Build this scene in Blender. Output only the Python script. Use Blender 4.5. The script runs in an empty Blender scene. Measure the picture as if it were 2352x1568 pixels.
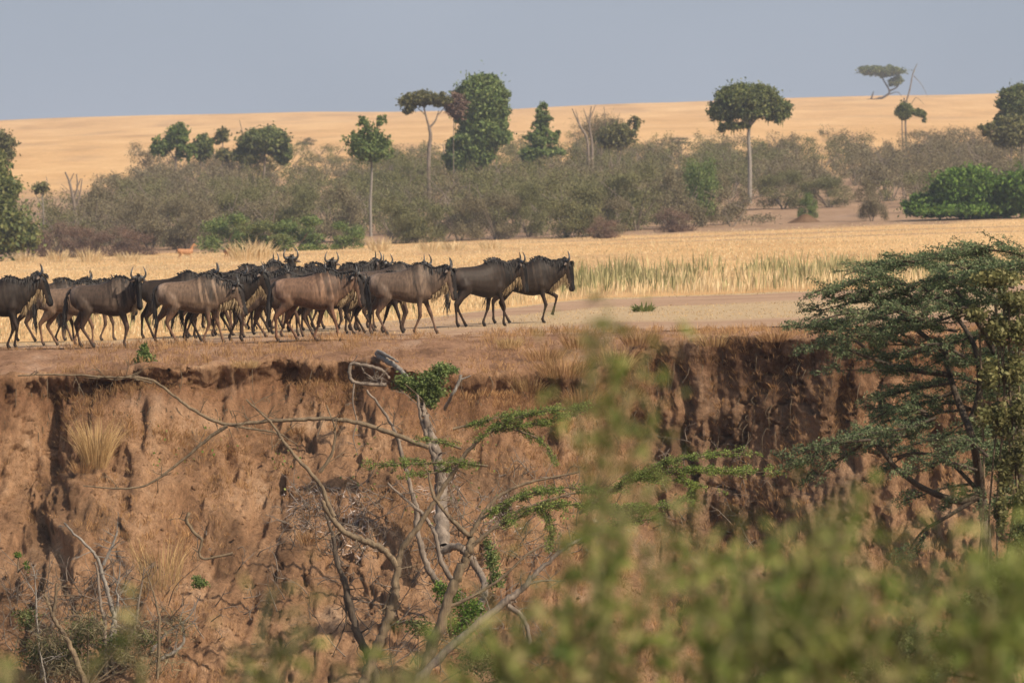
import bpy, bmesh, math, random
import numpy as np
from mathutils import Vector, Matrix

# ------------------------------------------------------------------ camera, sky, sun, exposure
SC = bpy.context.scene
COL = SC.collection
F, U0, Y0, ZC = 12300.0, 1176.0, 535.0, 2.2      # focal length in picture units (2352 wide), eye height
cam_d = bpy.data.cameras.new("camera")
cam = bpy.data.objects.new("camera", cam_d)
COL.objects.link(cam)
cam.location = (0, 0, ZC)
cam.rotation_euler = (math.radians(90) - math.atan((784 - Y0) / F), 0, 0)
cam_d.sensor_width = 36
cam_d.lens = F / 2352 * 36
cam_d.clip_start = 0.5
cam_d.clip_end = 8000
cam_d.dof.use_dof = True
cam_d.dof.focus_distance = 91
cam_d.dof.aperture_fstop = 5.4
SC.camera = cam

SUN = Vector((0.57, -0.50, 0.65)).normalized()    # towards the sun: high, from the right, a little behind us
elev = math.asin(SUN.z); rot = math.atan2(SUN.x, SUN.y)
W = bpy.data.worlds.new("World"); SC.world = W; W.use_nodes = True
nt = W.node_tree; nt.nodes.clear()
sky = nt.nodes.new("ShaderNodeTexSky"); sky.sky_type = 'NISHITA'; sky.sun_disc = False
sky.sun_elevation = elev; sky.sun_rotation = rot; sky.air_density = 1.6; sky.dust_density = 4.0; sky.ozone_density = 2.0
tc = nt.nodes.new("ShaderNodeTexCoord")
sep = nt.nodes.new("ShaderNodeSeparateXYZ"); nt.links.new(tc.outputs['Generated'], sep.inputs[0])
# a high bank of even blue-grey storm haze low over the horizon
mr = nt.nodes.new("ShaderNodeMapRange"); mr.inputs[1].default_value = 0.12; mr.inputs[2].default_value = 0.5
mr.inputs[3].default_value = 1.0; mr.inputs[4].default_value = 0.0
nt.links.new(sep.outputs[2], mr.inputs[0])
nz = nt.nodes.new("ShaderNodeTexNoise"); nz.inputs['Scale'].default_value = 9.0; nz.inputs['Detail'].default_value = 2
nt.links.new(tc.outputs['Generated'], nz.inputs['Vector'])
cr = nt.nodes.new("ShaderNodeValToRGB")
cr.color_ramp.elements[0].position = .35; cr.color_ramp.elements[0].color = (2.95, 3.4, 4.05, 1)
cr.color_ramp.elements[1].position = .65; cr.color_ramp.elements[1].color = (3.5, 3.95, 4.65, 1)
nt.links.new(nz.outputs[0], cr.inputs[0])
mx = nt.nodes.new("ShaderNodeMixRGB")
nt.links.new(mr.outputs[0], mx.inputs[0]); nt.links.new(sky.outputs[0], mx.inputs[1]); nt.links.new(cr.outputs[0], mx.inputs[2])
bg = nt.nodes.new("ShaderNodeBackground"); bg.inputs[1].default_value = 0.10
nt.links.new(mx.outputs[0], bg.inputs[0])
wo = nt.nodes.new("ShaderNodeOutputWorld"); nt.links.new(bg.outputs[0], wo.inputs[0])

sd = bpy.data.lights.new("sun", 'SUN'); sd.energy = 5.0; sd.angle = math.radians(0.6); sd.color = (1.0, 0.845, 0.665)
so = bpy.data.objects.new("sun", sd); COL.objects.link(so)
so.rotation_euler = SUN.to_track_quat('Z', 'Y').to_euler()
SC.view_settings.view_transform = 'Standard'; SC.view_settings.look = 'None'
SC.view_settings.exposure = 0.28; SC.view_settings.gamma = 1.0
SC.render.engine = 'CYCLES'
SC.cycles.max_bounces = 5; SC.cycles.transparent_max_bounces = 4; SC.cycles.volume_bounces = 0

rng = np.random.default_rng(11)
random.seed(5)

# ------------------------------------------------------------------ helpers
def hsh(ix, iy, iz=0):
    n = (ix.astype(np.int64) * 374761393 + iy.astype(np.int64) * 668265263 + np.int64(1) * iz * 1274126177) & 0xffffffff
    n = ((n ^ (n >> 13)) * 1274126177) & 0xffffffff
    return ((n ^ (n >> 16)) & 0xffff) / 65535.0
def vn(x, y, seed=0):
    xi = np.floor(x); yi = np.floor(y); fx = x - xi; fy = y - yi
    fx = fx * fx * (3 - 2 * fx); fy = fy * fy * (3 - 2 * fy)
    a = hsh(xi, yi, seed); b = hsh(xi + 1, yi, seed); c = hsh(xi, yi + 1, seed); d = hsh(xi + 1, yi + 1, seed)
    return (a * (1 - fx) + b * fx) * (1 - fy) + (c * (1 - fx) + d * fx) * fy
def fbm(x, y, seed=0, oct=4, ridged=False):
    s = 0; a = .5; t = 0
    for o in range(oct):
        v = vn(x * 2 ** o + 17.3 * o, y * 2 ** o - 9.1 * o, seed + o)
        if ridged: v = 1 - np.abs(2 * v - 1)
        s = s + a * v; t += a; a *= .5
    return s / t
def sm(a, b, x):
    t = np.clip((x - a) / (b - a), 0, 1); return t * t * (3 - 2 * t)

def P(u, y, D):
    "the place that lies D metres out in the direction of picture point (u, y)"
    return np.array([(u - U0) / F * D, D, ZC - (y - Y0) / F * D])

def raw_mesh(name, V, Fc, smooth=False, col=None):
    V = np.asarray(V, dtype=np.float32); Fc = np.asarray(Fc, dtype=np.int32)
    me = bpy.data.meshes.new(name)
    n, k = Fc.shape
    me.vertices.add(len(V)); me.vertices.foreach_set("co", V.ravel())
    me.loops.add(n * k); me.loops.foreach_set("vertex_index", Fc.ravel())
    me.polygons.add(n); me.polygons.foreach_set("loop_start", np.arange(0, n * k, k, dtype=np.int32))
    try: me.polygons.foreach_set("loop_total", np.full(n, k, dtype=np.int32))
    except Exception: pass
    me.update(calc_edges=True)
    if smooth: me.polygons.foreach_set("use_smooth", np.ones(n, dtype=bool))
    if col is not None:
        a = me.color_attributes.new("Col", 'FLOAT_COLOR', 'POINT')
        a.data.foreach_set("color", np.c_[col, np.ones(len(V))].astype(np.float32).ravel())
    return me

def obj(name, me, mat=None, parent=None, loc=None):
    o = bpy.data.objects.new(name, me); COL.objects.link(o)
    if mat is not None and me is not None and not me.materials: me.materials.append(mat)
    if parent is not None: o.parent = parent
    if loc is not None: o.location = loc
    return o
def tag(o, label=None, cat=None, group=None, kind=None):
    if label: o['label'] = label
    if cat: o['category'] = cat
    if group: o['group'] = group
    if kind: o['kind'] = kind
    return o
def thing(name, label, cat, loc=(0, 0, 0), rz=0, group=None):
    o = bpy.data.objects.new(name, None); COL.objects.link(o); o.location = loc; o.rotation_euler = (0, 0, rz)
    o.empty_display_size = .3
    return tag(o, label, cat, group)

class MB:
    "collects shapes; quads only"
    def __init__(s): s.V = []; s.F = []; s.n = 0; s.C = []
    def add(s, V, Fc, c=None):
        s.V.append(np.asarray(V, float)); s.F.append(np.asarray(Fc) + s.n); s.n += len(V)
        s.C.append(np.tile(c if c is not None else (1, 1, 1), (len(V), 1)))
    def tube(s, pts, rad, k=6, c=None, wob=0.0):
        pts = np.asarray(pts, float); rad = np.broadcast_to(np.asarray(rad, float), (len(pts),)).copy()
        d = np.gradient(pts, axis=0); d /= np.linalg.norm(d, axis=1)[:, None] + 1e-9
        ref = np.array([0.13, 1, 0.07]) if abs(d[:, 1]).mean() < .8 else np.array([0., 0.1, 1])
        a = np.cross(d, ref); a /= np.linalg.norm(a, axis=1)[:, None] + 1e-9
        b = np.cross(d, a)
        th = np.arange(k) * 2 * np.pi / k
        r = rad[:, None] * (1 + wob * (rng.random((len(pts), k)) - .5) * 2)
        V = pts[:, None, :] + r[..., None] * (np.cos(th)[None, :, None] * a[:, None, :] + np.sin(th)[None, :, None] * b[:, None, :])
        n = len(pts); i = np.arange(n - 1)[:, None] * k; j = np.arange(k)[None, :]; j2 = (j + 1) % k
        Q = np.stack([i + j, i + j2, i + k + j2, i + k + j], -1).reshape(-1, 4)
        s.add(V.reshape(-1, 3), Q, c)
    def leaves(s, C, A, B, c=None):
        "diamond leaves with centre C, half length vector A, half width vector B"
        n = len(C)
        if n == 0: return
        V = np.stack([C - A, C + B, C + A, C - B], 1).reshape(-1, 3)
        s.add(V, np.arange(4 * n).reshape(-1, 4), c)
    def mesh(s, name, smooth=False, col=False, base=(0, 0, 0)):
        V = np.concatenate(s.V) - np.asarray(base, float)
        return raw_mesh(name, V, np.concatenate(s.F), smooth, np.concatenate(s.C) if col else None)
    def build(s, name, mat, parent=None, smooth=False, base=(0, 0, 0), loc=None):
        return obj(name, s.mesh(name, smooth, False, base), mat, parent, loc)

def curve(pts, n=None, step=None):
    "catmull-rom through the points"
    p = np.asarray(pts, float)
    if len(p) == 2: 
        t = np.linspace(0, 1, n or 6)[:, None]; return p[0] * (1 - t) + p[1] * t
    q = np.vstack([2 * p[0] - p[1], p, 2 * p[-1] - p[-2]])
    out = []; m = n or 5
    for i in range(1, len(q) - 2):
        t = np.linspace(0, 1, m, endpoint=False)[:, None]
        out.append(.5 * ((2 * q[i]) + (-q[i-1] + q[i+1]) * t + (2*q[i-1] - 5*q[i] + 4*q[i+1] - q[i+2]) * t**2 + (-q[i-1] + 3*q[i] - 3*q[i+1] + q[i+2]) * t**3))
    out.append(p[-1:]); return np.vstack(out)
def rdirs(n, up=0.0):
    d = rng.normal(size=(n, 3)); d[:, 2] += up; return d / (np.linalg.norm(d, axis=1)[:, None] + 1e-9)

# ------------------------------------------------------------------ materials
def newmat(name):
    m = bpy.data.materials.new(name); m.use_nodes = True
    t = m.node_tree; return m, t, t.nodes['Principled BSDF']
def N(t, ty, **kw):
    n = t.nodes.new(ty)
    for k, v in kw.items():
        if k in n.inputs: n.inputs[k].default_value = v
        else: setattr(n, k, v)
    return n
def ramp(t, fac, stops):
    r = t.nodes.new("ShaderNodeValToRGB"); e = r.color_ramp.elements
    while len(e) < len(stops): e.new(.5)
    for el, (p, c) in zip(e, stops): el.position = p; el.color = (*c, 1)
    t.links.new(fac, r.inputs[0]); return r
def leafmat(name, stops, trans=.35, rough=.6):
    m, t, b = newmat(name)
    g = N(t, "ShaderNodeNewGeometry"); r = ramp(t, g.outputs['Random Per Island'], stops)
    # patches of older and younger growth
    tc = N(t, "ShaderNodeTexCoord"); nz = N(t, "ShaderNodeTexNoise", Scale=.9, Detail=3.0)
    t.links.new(tc.outputs['Object'], nz.inputs['Vector'])
    hs = N(t, "ShaderNodeHueSaturation"); mr = N(t, "ShaderNodeMapRange")
    mr.inputs[1].default_value = .3; mr.inputs[2].default_value = .7; mr.inputs[3].default_value = .65; mr.inputs[4].default_value = 1.3
    t.links.new(nz.outputs[0], mr.inputs[0]); t.links.new(mr.outputs[0], hs.inputs['Value'])
    t.links.new(r.outputs[0], hs.inputs['Color'])
    b.inputs['Roughness'].default_value = rough
    b.inputs['Specular IOR Level'].default_value = .25
    t.links.new(hs.outputs[0], b.inputs['Base Color'])
    tr = N(t, "ShaderNodeBsdfTranslucent"); t.links.new(hs.outputs[0], tr.inputs[0])
    mx = N(t, "ShaderNodeMixShader"); mx.inputs[0].default_value = trans
    t.links.new(b.outputs[0], mx.inputs[1]); t.links.new(tr.outputs[0], mx.inputs[2])
    t.links.new(mx.outputs[0], t.nodes['Material Output'].inputs[0])
    return m
def barkmat(name, c1, c2, scale=14.0):
    m, t, b = newmat(name)
    tc = N(t, "ShaderNodeTexCoord"); mp = N(t, "ShaderNodeMapping"); mp.inputs['Scale'].default_value = (1, 1, .25)
    nz = N(t, "ShaderNodeTexNoise", Scale=scale, Detail=6.0, Roughness=.7)
    t.links.new(tc.outputs['Object'], mp.inputs[0]); t.links.new(mp.outputs[0], nz.inputs['Vector'])
    r = ramp(t, nz.outputs[0], [(.3, c1), (.7, c2)]); t.links.new(r.outputs[0], b.inputs['Base Color'])
    b.inputs['Roughness'].default_value = .85
    bp = N(t, "ShaderNodeBump", Strength=.9, Distance=.04); t.links.new(nz.outputs[0], bp.inputs['Height']); t.links.new(bp.outputs[0], b.inputs['Normal'])
    return m

M = {}
M['bark_grey'] = barkmat('bark_grey', (.065, .05, .038), (.265, .215, .17), 9.0)
M['bark_brown'] = barkmat('bark_brown', (.06, .042, .025), (.22, .165, .10), 9.0)
M['green_stem'] = barkmat('green_stem', (.12, .12, .04), (.25, .22, .09))
M['bark_dark'] = barkmat('bark_dark', (.035, .025, .018), (.10, .075, .05))
M['bark_pale'] = barkmat('bark_pale', (.13, .115, .10), (.29, .265, .23))
M['leaf_dark'] = leafmat('leaf_dark', [(0, (.07, .10, .035)), (.5, (.135, .165, .055)), (1, (.23, .235, .085))])
M['leaf_vine'] = leafmat('leaf_vine', [(0, (.08, .125, .04)), (.5, (.145, .205, .06)), (1, (.23, .27, .09))])
M['leaf_bright'] = leafmat('leaf_bright', [(0, (.06, .12, .018)), (.6, (.11, .20, .03)), (1, (.18, .26, .05))])
M['leaf_olive'] = leafmat('leaf_olive', [(0, (.10, .11, .04)), (.5, (.16, .16, .06)), (1, (.24, .22, .09))])
M['twig_brown'] = leafmat('twig_brown', [(0, (.10, .085, .05)), (.5, (.165, .14, .082)), (1, (.235, .205, .12))], .15, .85)
M['twig_green'] = leafmat('twig_green', [(0, (.09, .095, .04)), (.5, (.14, .14, .06)), (1, (.21, .20, .09))], .2, .8)
M['twig_red'] = leafmat('twig_red', [(0, (.09, .055, .04)), (.5, (.17, .11, .08)), (1, (.26, .18, .13))], .15, .85)
M['acacia'] = leafmat('acacia_leaflets', [(0, (.07, .115, .055)), (.6, (.135, .185, .085)), (1, (.26, .29, .15))], .35)
M['acacia_light'] = leafmat('acacia_young', [(0, (.09, .145, .03)), (.6, (.18, .25, .055)), (1, (.32, .36, .11))], .4)
M['near_leaf'] = leafmat('near_leaf', [(0, (.06, .10, .02)), (.35, (.17, .22, .05)), (.75, (.34, .38, .10)), (1, (.50, .44, .20))], .5)
M['straw'] = leafmat('straw', [(0, (.34, .22, .10)), (.5, (.50, .34, .16)), (1, (.66, .47, .24))], .3, .8)
M['straw_red'] = leafmat('straw_red', [(0, (.24, .13, .06)), (.5, (.38, .22, .10)), (1, (.52, .33, .16))], .3, .8)
M['grass'] = leafmat('dry_grass', [(0, (.46, .345, .185)), (.5, (.61, .475, .27)), (1, (.71, .58, .37))], .3, .8)
M['weed'] = leafmat('weed', [(0, (.16, .165, .075)), (.5, (.31, .29, .14)), (1, (.52, .45, .25))], .3, .8)
M['debris'] = leafmat('debris', [(0, (.16, .12, .10)), (.6, (.32, .26, .23)), (1, (.58, .52, .48))], .05, .9)

def soil(name, kind):
    m, t, b = newmat(name)
    tc = N(t, "ShaderNodeTexCoord")
    def noise(scale, sc3=(1, 1, 1), det=6.0, rough=.65):
        mp = N(t, "ShaderNodeMapping"); mp.inputs['Scale'].default_value = sc3
        n = N(t, "ShaderNodeTexNoise", Scale=scale, Detail=det, Roughness=rough)
        t.links.new(tc.outputs['Object'], mp.inputs[0]); t.links.new(mp.outputs[0], n.inputs['Vector']); return n.outputs[0]
    def mixc(f, a, bb, ty='MIX'):
        x = N(t, "ShaderNodeMixRGB", blend_type=ty)
        if isinstance(f, float): x.inputs[0].default_value = f
        else: t.links.new(f, x.inputs[0])
        t.links.new(a, x.inputs[1]); t.links.new(bb, x.inputs[2]); return x.outputs[0]
    b.inputs['Roughness'].default_value = .95; b.inputs['Specular IOR Level'].default_value = .1
    if kind == 'bank':
        base = ramp(t, noise(1.1, (1, .6, .5)), [(.30, (.19, .11, .063)), (.44, (.315, .187, .107)), (.57, (.42, .262, .155)), (.72, (.49, .35, .24))]).outputs[0]
        fine = ramp(t, noise(14, (1, 1, .5), 8.0, .85), [(.36, (.46, .42, .39)), (.46, (.88, .86, .84)), (.56, (1.12, 1.09, 1.06)), (.66, (1.45, 1.4, 1.34))]).outputs[0]
        c = mixc(.95, base, fine, 'MULTIPLY')
        at = N(t, "ShaderNodeVertexColor", layer_name="Col")
        c = mixc(1.0, c, at.outputs[0], 'MULTIPLY')
        bs, bd, hn = .9, .12, noise(16, (1, 1, .5), 6.0, .85)
    elif kind == 'track':
        base = ramp(t, noise(.5, (.35, 1, 1)), [(.3, (.30, .19, .125)), (.7, (.43, .30, .20))]).outputs[0]
        gr = ramp(t, noise(9, (.5, 1.5, 1), 6.0), [(.3, (.38, .28, .17)), (.7, (.50, .39, .24))]).outputs[0]
        at = N(t, "ShaderNodeVertexColor", layer_name="Col")
        sp = N(t, "ShaderNodeSeparateColor"); t.links.new(at.outputs[0], sp.inputs[0])
        c = mixc(sp.outputs[0], base, gr)
        fine = ramp(t, noise(7, (1, .5, 1), 8.0, .75), [(.3, (.7, .68, .66)), (.7, (1.1, 1.1, 1.1))]).outputs[0]
        c = mixc(.8, c, fine, 'MULTIPLY')
        bs, bd, hn = .6, .05, noise(10, (1, .5, 1), 8.0, .75)
    else:
        gold = ramp(t, noise(.06, (1, .22, 1), 9.0, .68), [(.28, (.44, .265, .12)), (.48, (.58, .365, .17)), (.68, (.68, .455, .23))]).outputs[0]
        at = N(t, "ShaderNodeVertexColor", layer_name="Col")
        sp = N(t, "ShaderNodeSeparateColor"); t.links.new(at.outputs[0], sp.inputs[0])
        earth = ramp(t, noise(.25, (1, .4, 1), 7.0, .7), [(.3, (.20, .13, .09)), (.7, (.36, .25, .175))]).outputs[0]
        c = mixc(sp.outputs[0], gold, earth)
        fine = ramp(t, noise(1.3, (1, .2, 1), 8.0, .8), [(.3, (.75, .72, .68)), (.7, (1.12, 1.12, 1.12))]).outputs[0]
        c = mixc(.8, c, fine, 'MULTIPLY')
        bs, bd, hn = .6, .25, noise(1.6, (1, .3, 1), 8.0, .8)
    t.links.new(c, b.inputs['Base Color'])
    bp = N(t, "ShaderNodeBump", Strength=bs, Distance=bd); t.links.new(hn, bp.inputs['Height']); t.links.new(bp.outputs[0], b.inputs['Normal'])
    return m
M['bank'] = soil('bank_earth', 'bank'); M['track'] = soil('track_earth', 'track'); M['plain'] = soil('plain_ground', 'plain')

# ------------------------------------------------------------------ terrain
def plain(X, Y):
    X = np.asarray(X, float); Y = np.asarray(Y, float)
    c = np.interp(Y, [95, 100, 400, 450, 530, 620, 900, 1500, 1620, 2600], [.2, .24, 1.6, 2.8, 5.6, 8.6, 18.5, 37.4, 37.6, 22])
    s = np.interp(Y, [95, 100, 400, 620, 1500, 2600], [.03, .03, .04, .022, .027, .02])
    w = Y * .22; Xc = w * np.tanh(X / w)
    und = (fbm(X / 90, Y / 160, 3, 3) - .5) * sm(420, 900, Y) * 3.0
    return c + s * Xc + und
def edge(X):   # where the long grass begins beyond the track
    return np.interp(X, [-30, -9, -7, -5, -2, 0, 2, 10, 40], [106, 107, 109, 113, 121, 131, 139, 141, 150]) + (fbm(X * 1.3, X * 0, 8, 3) - .5) * 2.0

def grid(name, Xf, Yv, zf, mat, colf=None, smooth=True, kind='structure', yfun=None):
    "rows at Yv, columns Xf(Y)"
    R = []; n = None
    for Y in Yv:
        X = Xf(Y); n = len(X); R.append(np.c_[X, np.full(n, Y)])
    XY = np.array(R).reshape(-1, 2)
    Z = zf(XY[:, 0], XY[:, 1]); V = np.c_[XY, Z]
    m = len(Yv); i = np.arange(m - 1)[:, None] * n; j = np.arange(n - 1)[None, :]
    Q = np.stack([i + j, i + j + 1, i + n + j + 1, i + n + j], -1).reshape(-1, 4)
    me = raw_mesh(name, V, Q, smooth, colf(XY[:, 0], XY[:, 1]) if colf else None)
    o = obj(name, me, mat); tag(o, kind=kind); return o

def wide(Y, n=260):
    t = np.linspace(-1, 1, n); core = Y * .11
    X = t * core * 1.6; return X + np.sign(t) * np.clip(np.abs(t) - .8, 0, 1) ** 2 / .04 * (700 + Y * .2)
def ground_col(X, Y):
    # bare earth under the thicket and on the open patch to its right, two worn wheel lines across the plain
    u = U0 + X / Y * F
    n = fbm(X / 6, Y / 18, 21, 3)
    e = sm(398, 408, Y + (n - .5) * 20) * (1 - sm(560, 640, Y + (n - .5) * 80)) * .85
    l1 = np.exp(-((Y - (335 - X * .5) - (n - .5) * 9) / 5.0) ** 2) * sm(0, 12, X); l2 = np.exp(-((Y - (372 - X * .4) - (n - .5) * 9) / 5.5) ** 2) * sm(-6, 10, X)
    e = np.clip(e + .75 * l1 + .75 * l2 + .25 * sm(.62, .75, fbm(X / 14, Y / 40, 5, 4)), 0, 1)
    return np.c_[e, e, e]
Yg = np.concatenate([np.linspace(102.5, 420, 240), np.linspace(424, 700, 90), np.linspace(710, 1700, 130), np.linspace(1720, 2600, 14)])
grid('ground', wide, Yg, lambda X, Y: plain(X, Y) - .12 * (Y < edge(X) - 1.2), M['plain'], ground_col)
# near side and river bed, below the frame
def nearz(X, Y):
    b = np.interp(Y, [-200, -5, 14, 17, 32, 45, 84, 86], [1.0, .6, .15, -.3, -6.3, -6.9, -6.9, -6.5])
    return b + (fbm(X / 3, Y / 3, 31, 4) - .5) * .5 * sm(14, 22, Y)
grid('river_bed', lambda Y: np.concatenate([np.linspace(-900, -34, 30), np.linspace(-33, 33, 130), np.linspace(34, 900, 30)]),
     np.concatenate([np.linspace(-200, 0, 10), np.linspace(2, 86, 110)]), nearz, M['bank'], lambda X, Y: np.c_[X * 0 + .8, X * 0 + .8, X * 0 + .8])

# the bank: one sheet from the plain over the rim and down the eroded face to the river bed
XB = np.concatenate([np.linspace(-900, -40, 30), np.linspace(-39, -12, 70), np.arange(-11.9, 11.9, .038), np.linspace(12, 39, 70), np.linspace(40, 900, 30)])
rimY = np.interp(XB, [-900, -14, -10.5, -9.0, -8.2, -7.6, -6, -4, -2, 0, 1.5, 2.6, 4.0, 5.6, 7, 9, 12, 20, 900],
                 [97, 93.0, 93.8, 94.6, 95.0, 94.7, 94.6, 95.2, 94.8, 95.4, 95.7, 95.8, 94.9, 93.7, 93.6, 93.2, 93, 95, 97]) + (fbm(XB / 1.3, XB * 0, 41, 4) - .5) * .9
rimZ = np.interp(XB, [-14, -9.5, -7, -5, -2.5, -1.2, 1.4, 2.4, 4, 9, 14], [-.32, -.35, -.25, -.08, -.05, -.30, -.33, .18, .36, .42, .42]) + (fbm(XB / .8, XB * 0 + 3, 42, 4) - .5) * .16
faceZ = np.interp(XB, [-14, -9, -8.3, -7.5, -5, 0, 1.5, 2.6, 6.5, 8, 14], [-2.8, -2.6, -2.2, -1.6, -1.5, -1.5, -1.9, -3.1, -3.2, -2.2, -2.0]) + (fbm(XB / .9, XB * 0 + 7, 43, 3) - .5) * .7
undc = np.interp(XB, [-14, -9, -7.5, -3, 0, 2, 3, 14], [.08, .1, .28, .22, .2, .1, .05, .05])
lean = np.interp(XB, [-14, -9, -7.5, 1, 3, 6, 8, 14], [1.2, 1.15, .95, .95, .75, .8, 1.3, 1.3])
nA, nL, nF, nT = 56, 12, 120, 160
rows = []
for k in range(nA):
    t = k / nA; Y = 104 + (rimY - 104) * t
    zf = plain(XB, Y); ts = sm(-.1, 1, (t - .45) / .55) if t > .45 else 0
    Z = zf * (1 - ts) + rimZ * ts
    rows.append((Y, Z, np.full_like(XB, 0.0)))
for k in range(nL):
    t = k / nL
    rows.append((rimY + undc * sm(0, 1, t), rimZ - .38 * t, np.full_like(XB, .5 + .5 * t)))
zl = rimZ - .38
for k in range(nF):
    t = k / nF
    rows.append((rimY + undc * (1 - sm(0, .35, t)) - lean * t ** 1.2, zl + (faceZ - zl) * t, np.full_like(XB, 1.0)))
yf = rimY - lean
for k in range(nT + 1):
    t = k / nT
    rows.append((yf + (84.2 - yf) * t, faceZ + (-6.75 - faceZ) * (t ** .92), np.full_like(XB, 2.0)))
BY = np.array([r[0] for r in rows]); BZ = np.array([r[1] for r in rows]); BW = np.array([r[2] for r in rows])
BX = np.tile(XB, (len(rows), 1))
core = np.exp(-(np.maximum(np.abs(BX) - 14, 0) / 8) ** 2)
def normals(X, Y, Z):
    du = np.stack([np.gradient(X, axis=1), np.gradient(Y, axis=1), np.gradient(Z, axis=1)], -1)
    dv = np.stack([np.gradient(X, axis=0), np.gradient(Y, axis=0), np.gradient(Z, axis=0)], -1)
    n = np.cross(dv, du); n /= np.linalg.norm(n, axis=-1)[..., None] + 1e-9
    return n * np.where((n[..., 1] < 0) | (n[..., 2] > 0), 1, 1)[..., None]
nb = normals(BX, BY, BZ)
nb *= np.sign(-(nb[..., 1]) + nb[..., 2])[..., None]
S = -BZ * 1.0
isF = np.clip(BW, 0, 1); isT = sm(1.2, 2.0, BW); isP = 1 - sm(0, .3, BW)
h = (fbm(BX / 1.6, BZ / 1.6 + BY / 3, 51, 4) - .5) * .34 * isF
h += (fbm(BX / .45, S / .5 + BY / 1.2, 52, 4) - .5) * .12 * isF
flute = fbm(BX * 4.2 + (fbm(BX, S, 60, 2) - .5) * 2.5, S * .55, 53, 4, True)
rz = sm(2.2, 3.0, BX) * (1 - sm(6, 7, BX))
h += (flute - .6) * .22 * isF * (1 - .9 * isT) * (1 - .55 * rz)
flute2 = fbm(BX * 11 + (fbm(BX * 2, S * 2, 65, 2) - .5) * 3, S * 1.5, 66, 3)
h += (flute2 - .5) * .15 * isF * (1 - .55 * isT)
crk = np.abs(fbm(BX * 1.9 + S * .8, S * 1.3 - BX * .7, 67, 4) - .5)
h -= .16 * np.exp(-(crk / .018) ** 2) * isF * sm(.45, .6, fbm(BX / 1.2, S / 1.2, 68, 2))
diag = fbm((BX * .75 - S * .9) * 1.25, (BX * .6 + S * .75) * .30, 54, 4, True)
h += (diag - .62) * .26 * isT * (.4 + fbm(BX / 3, S / 3, 61, 2))
clod = fbm(BX * 7, S * 5 + BY * 2, 55, 3, True)
h += (clod - .6) * .065 * (isF * .9 + .25)
rough = fbm(BX * 6.5 + S * 2.5, S * 4.2 + BY * 2.5, 58, 5)
h += (rough - .5) * .13 * isF * (.35 + isT * .5)
r2 = np.abs(fbm(BX * 9 + S * 3, S * 8 + BY * 4, 69, 3) - .5)
h += (.12 - r2) * .22 * isF * (.5 + .5 * isT)
led = fbm(BX * 1.3 + S * .6, S * 3.4 - BX * 2.1, 59, 4, True)
h += (led - .6) * .26 * isT * (.5 + fbm(BX / 2, S / 2, 62, 2))
h += (fbm(BX * 2.1, BY * 1.4, 56, 5) - .5) * .30 * isP * sm(101, 97.5, BY)
h += (fbm(BX * 1.1, BY * .8, 57, 3) - .5) * .06 * isP * (1 - sm(103, 104, BY))
# deep clefts and animal holes in the face
def cleft(x0, z0, z1, w, dep, wig=.25, sd=1):
    cx = x0 + (fbm(S * .9, S * 0 + sd, 70 + sd, 3) - .5) * 2 * wig
    return -dep * .5 * np.exp(-((BX - cx) / w) ** 2) * sm(z1 - .25, z1 + .1, BZ) * (1 - sm(z0 - .1, z0 + .25, BZ)) * isF
for a in [(-7.95, -.7, -5.0, .10, .30, .35, 1), (-8.15, -1.0, -1.45, .16, .45, .05, 2), (-6.5, -.9, -1.5, .10, .35, .2, 3), (2.95, -.25, -2.4, .07, .4, .35, 4), (3.4, -1.2, -2.9, .07, .3, .3, 5),
          (2.3, -1.05, -1.4, .16, .6, .05, 6), (.45, -1.25, -1.75, .17, .6, .05, 7), (.8, -1.5, -1.8, .1, .4, .1, 8), (4.7, -.2, -1.4, .09, .4, .3, 9), (5.9, -.5, -1.9, .13, .5, .4, 10), (-5.7, -2.45, -2.8, .22, .4, .1, 11),
          (3.55, -2.65, -2.95, .12, .5, .02, 12), (-3.0, -.7, -1.8, .08, .3, .3, 13), (7.3, -1.3, -3.0, .12, .45, .3, 14), (-1.3, -2.0, -2.9, .15, .5, .4, 15), (-7.3, -3.2, -4.6, .15, .3, .6, 16), (-4.9, -1.3, -1.9, .08, .35, .2, 17), (-.2, -2.3, -3.0, .12, .4, .3, 18), (1.1, -3.0, -3.6, .14, .4, .3, 19)]:
    h += cleft(*a)
h *= core
BX2 = BX + nb[..., 0] * h; BY2 = BY + nb[..., 1] * h; BZ2 = BZ + nb[..., 2] * h
BX2[0] = BX[0]; BY2[0] = BY[0]; BZ2[0] = plain(XB, BY[0])
# lasting colour differences of the earth: darker humus layer under the rim, pale dried crust; plus painted shade on the right face
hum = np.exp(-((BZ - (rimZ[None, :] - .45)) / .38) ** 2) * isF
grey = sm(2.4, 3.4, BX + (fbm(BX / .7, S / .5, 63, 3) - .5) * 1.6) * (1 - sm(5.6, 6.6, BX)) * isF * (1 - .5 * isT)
dk = fbm(BX / .8, S / .7, 64, 4)
c = np.ones(BX.shape + (3,))
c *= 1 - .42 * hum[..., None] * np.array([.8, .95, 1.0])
c *= 1 - grey[..., None] * np.array([.20, .16, .10])  # shade of the right face, put into the earth colour
c *= (1 - .35 * sm(.52, .66, dk) * isF)[..., None]
pl = isP[..., None]; c = c * (1 - pl) + pl * np.array([1.02, 1.0, 1.06])
nr, nc = BX.shape
i = np.arange(nr - 1)[:, None] * nc; j = np.arange(nc - 1)[None, :]
BQ = np.stack([i + j, i + nc + j, i + nc + j + 1, i + j + 1], -1).reshape(-1, 4)
BV = np.c_[BX2.ravel(), BY2.ravel(), BZ2.ravel()]
tag(obj('river_bank', raw_mesh('river_bank', BV, BQ, True, c.reshape(-1, 3)), M['bank']), kind='structure')
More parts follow.
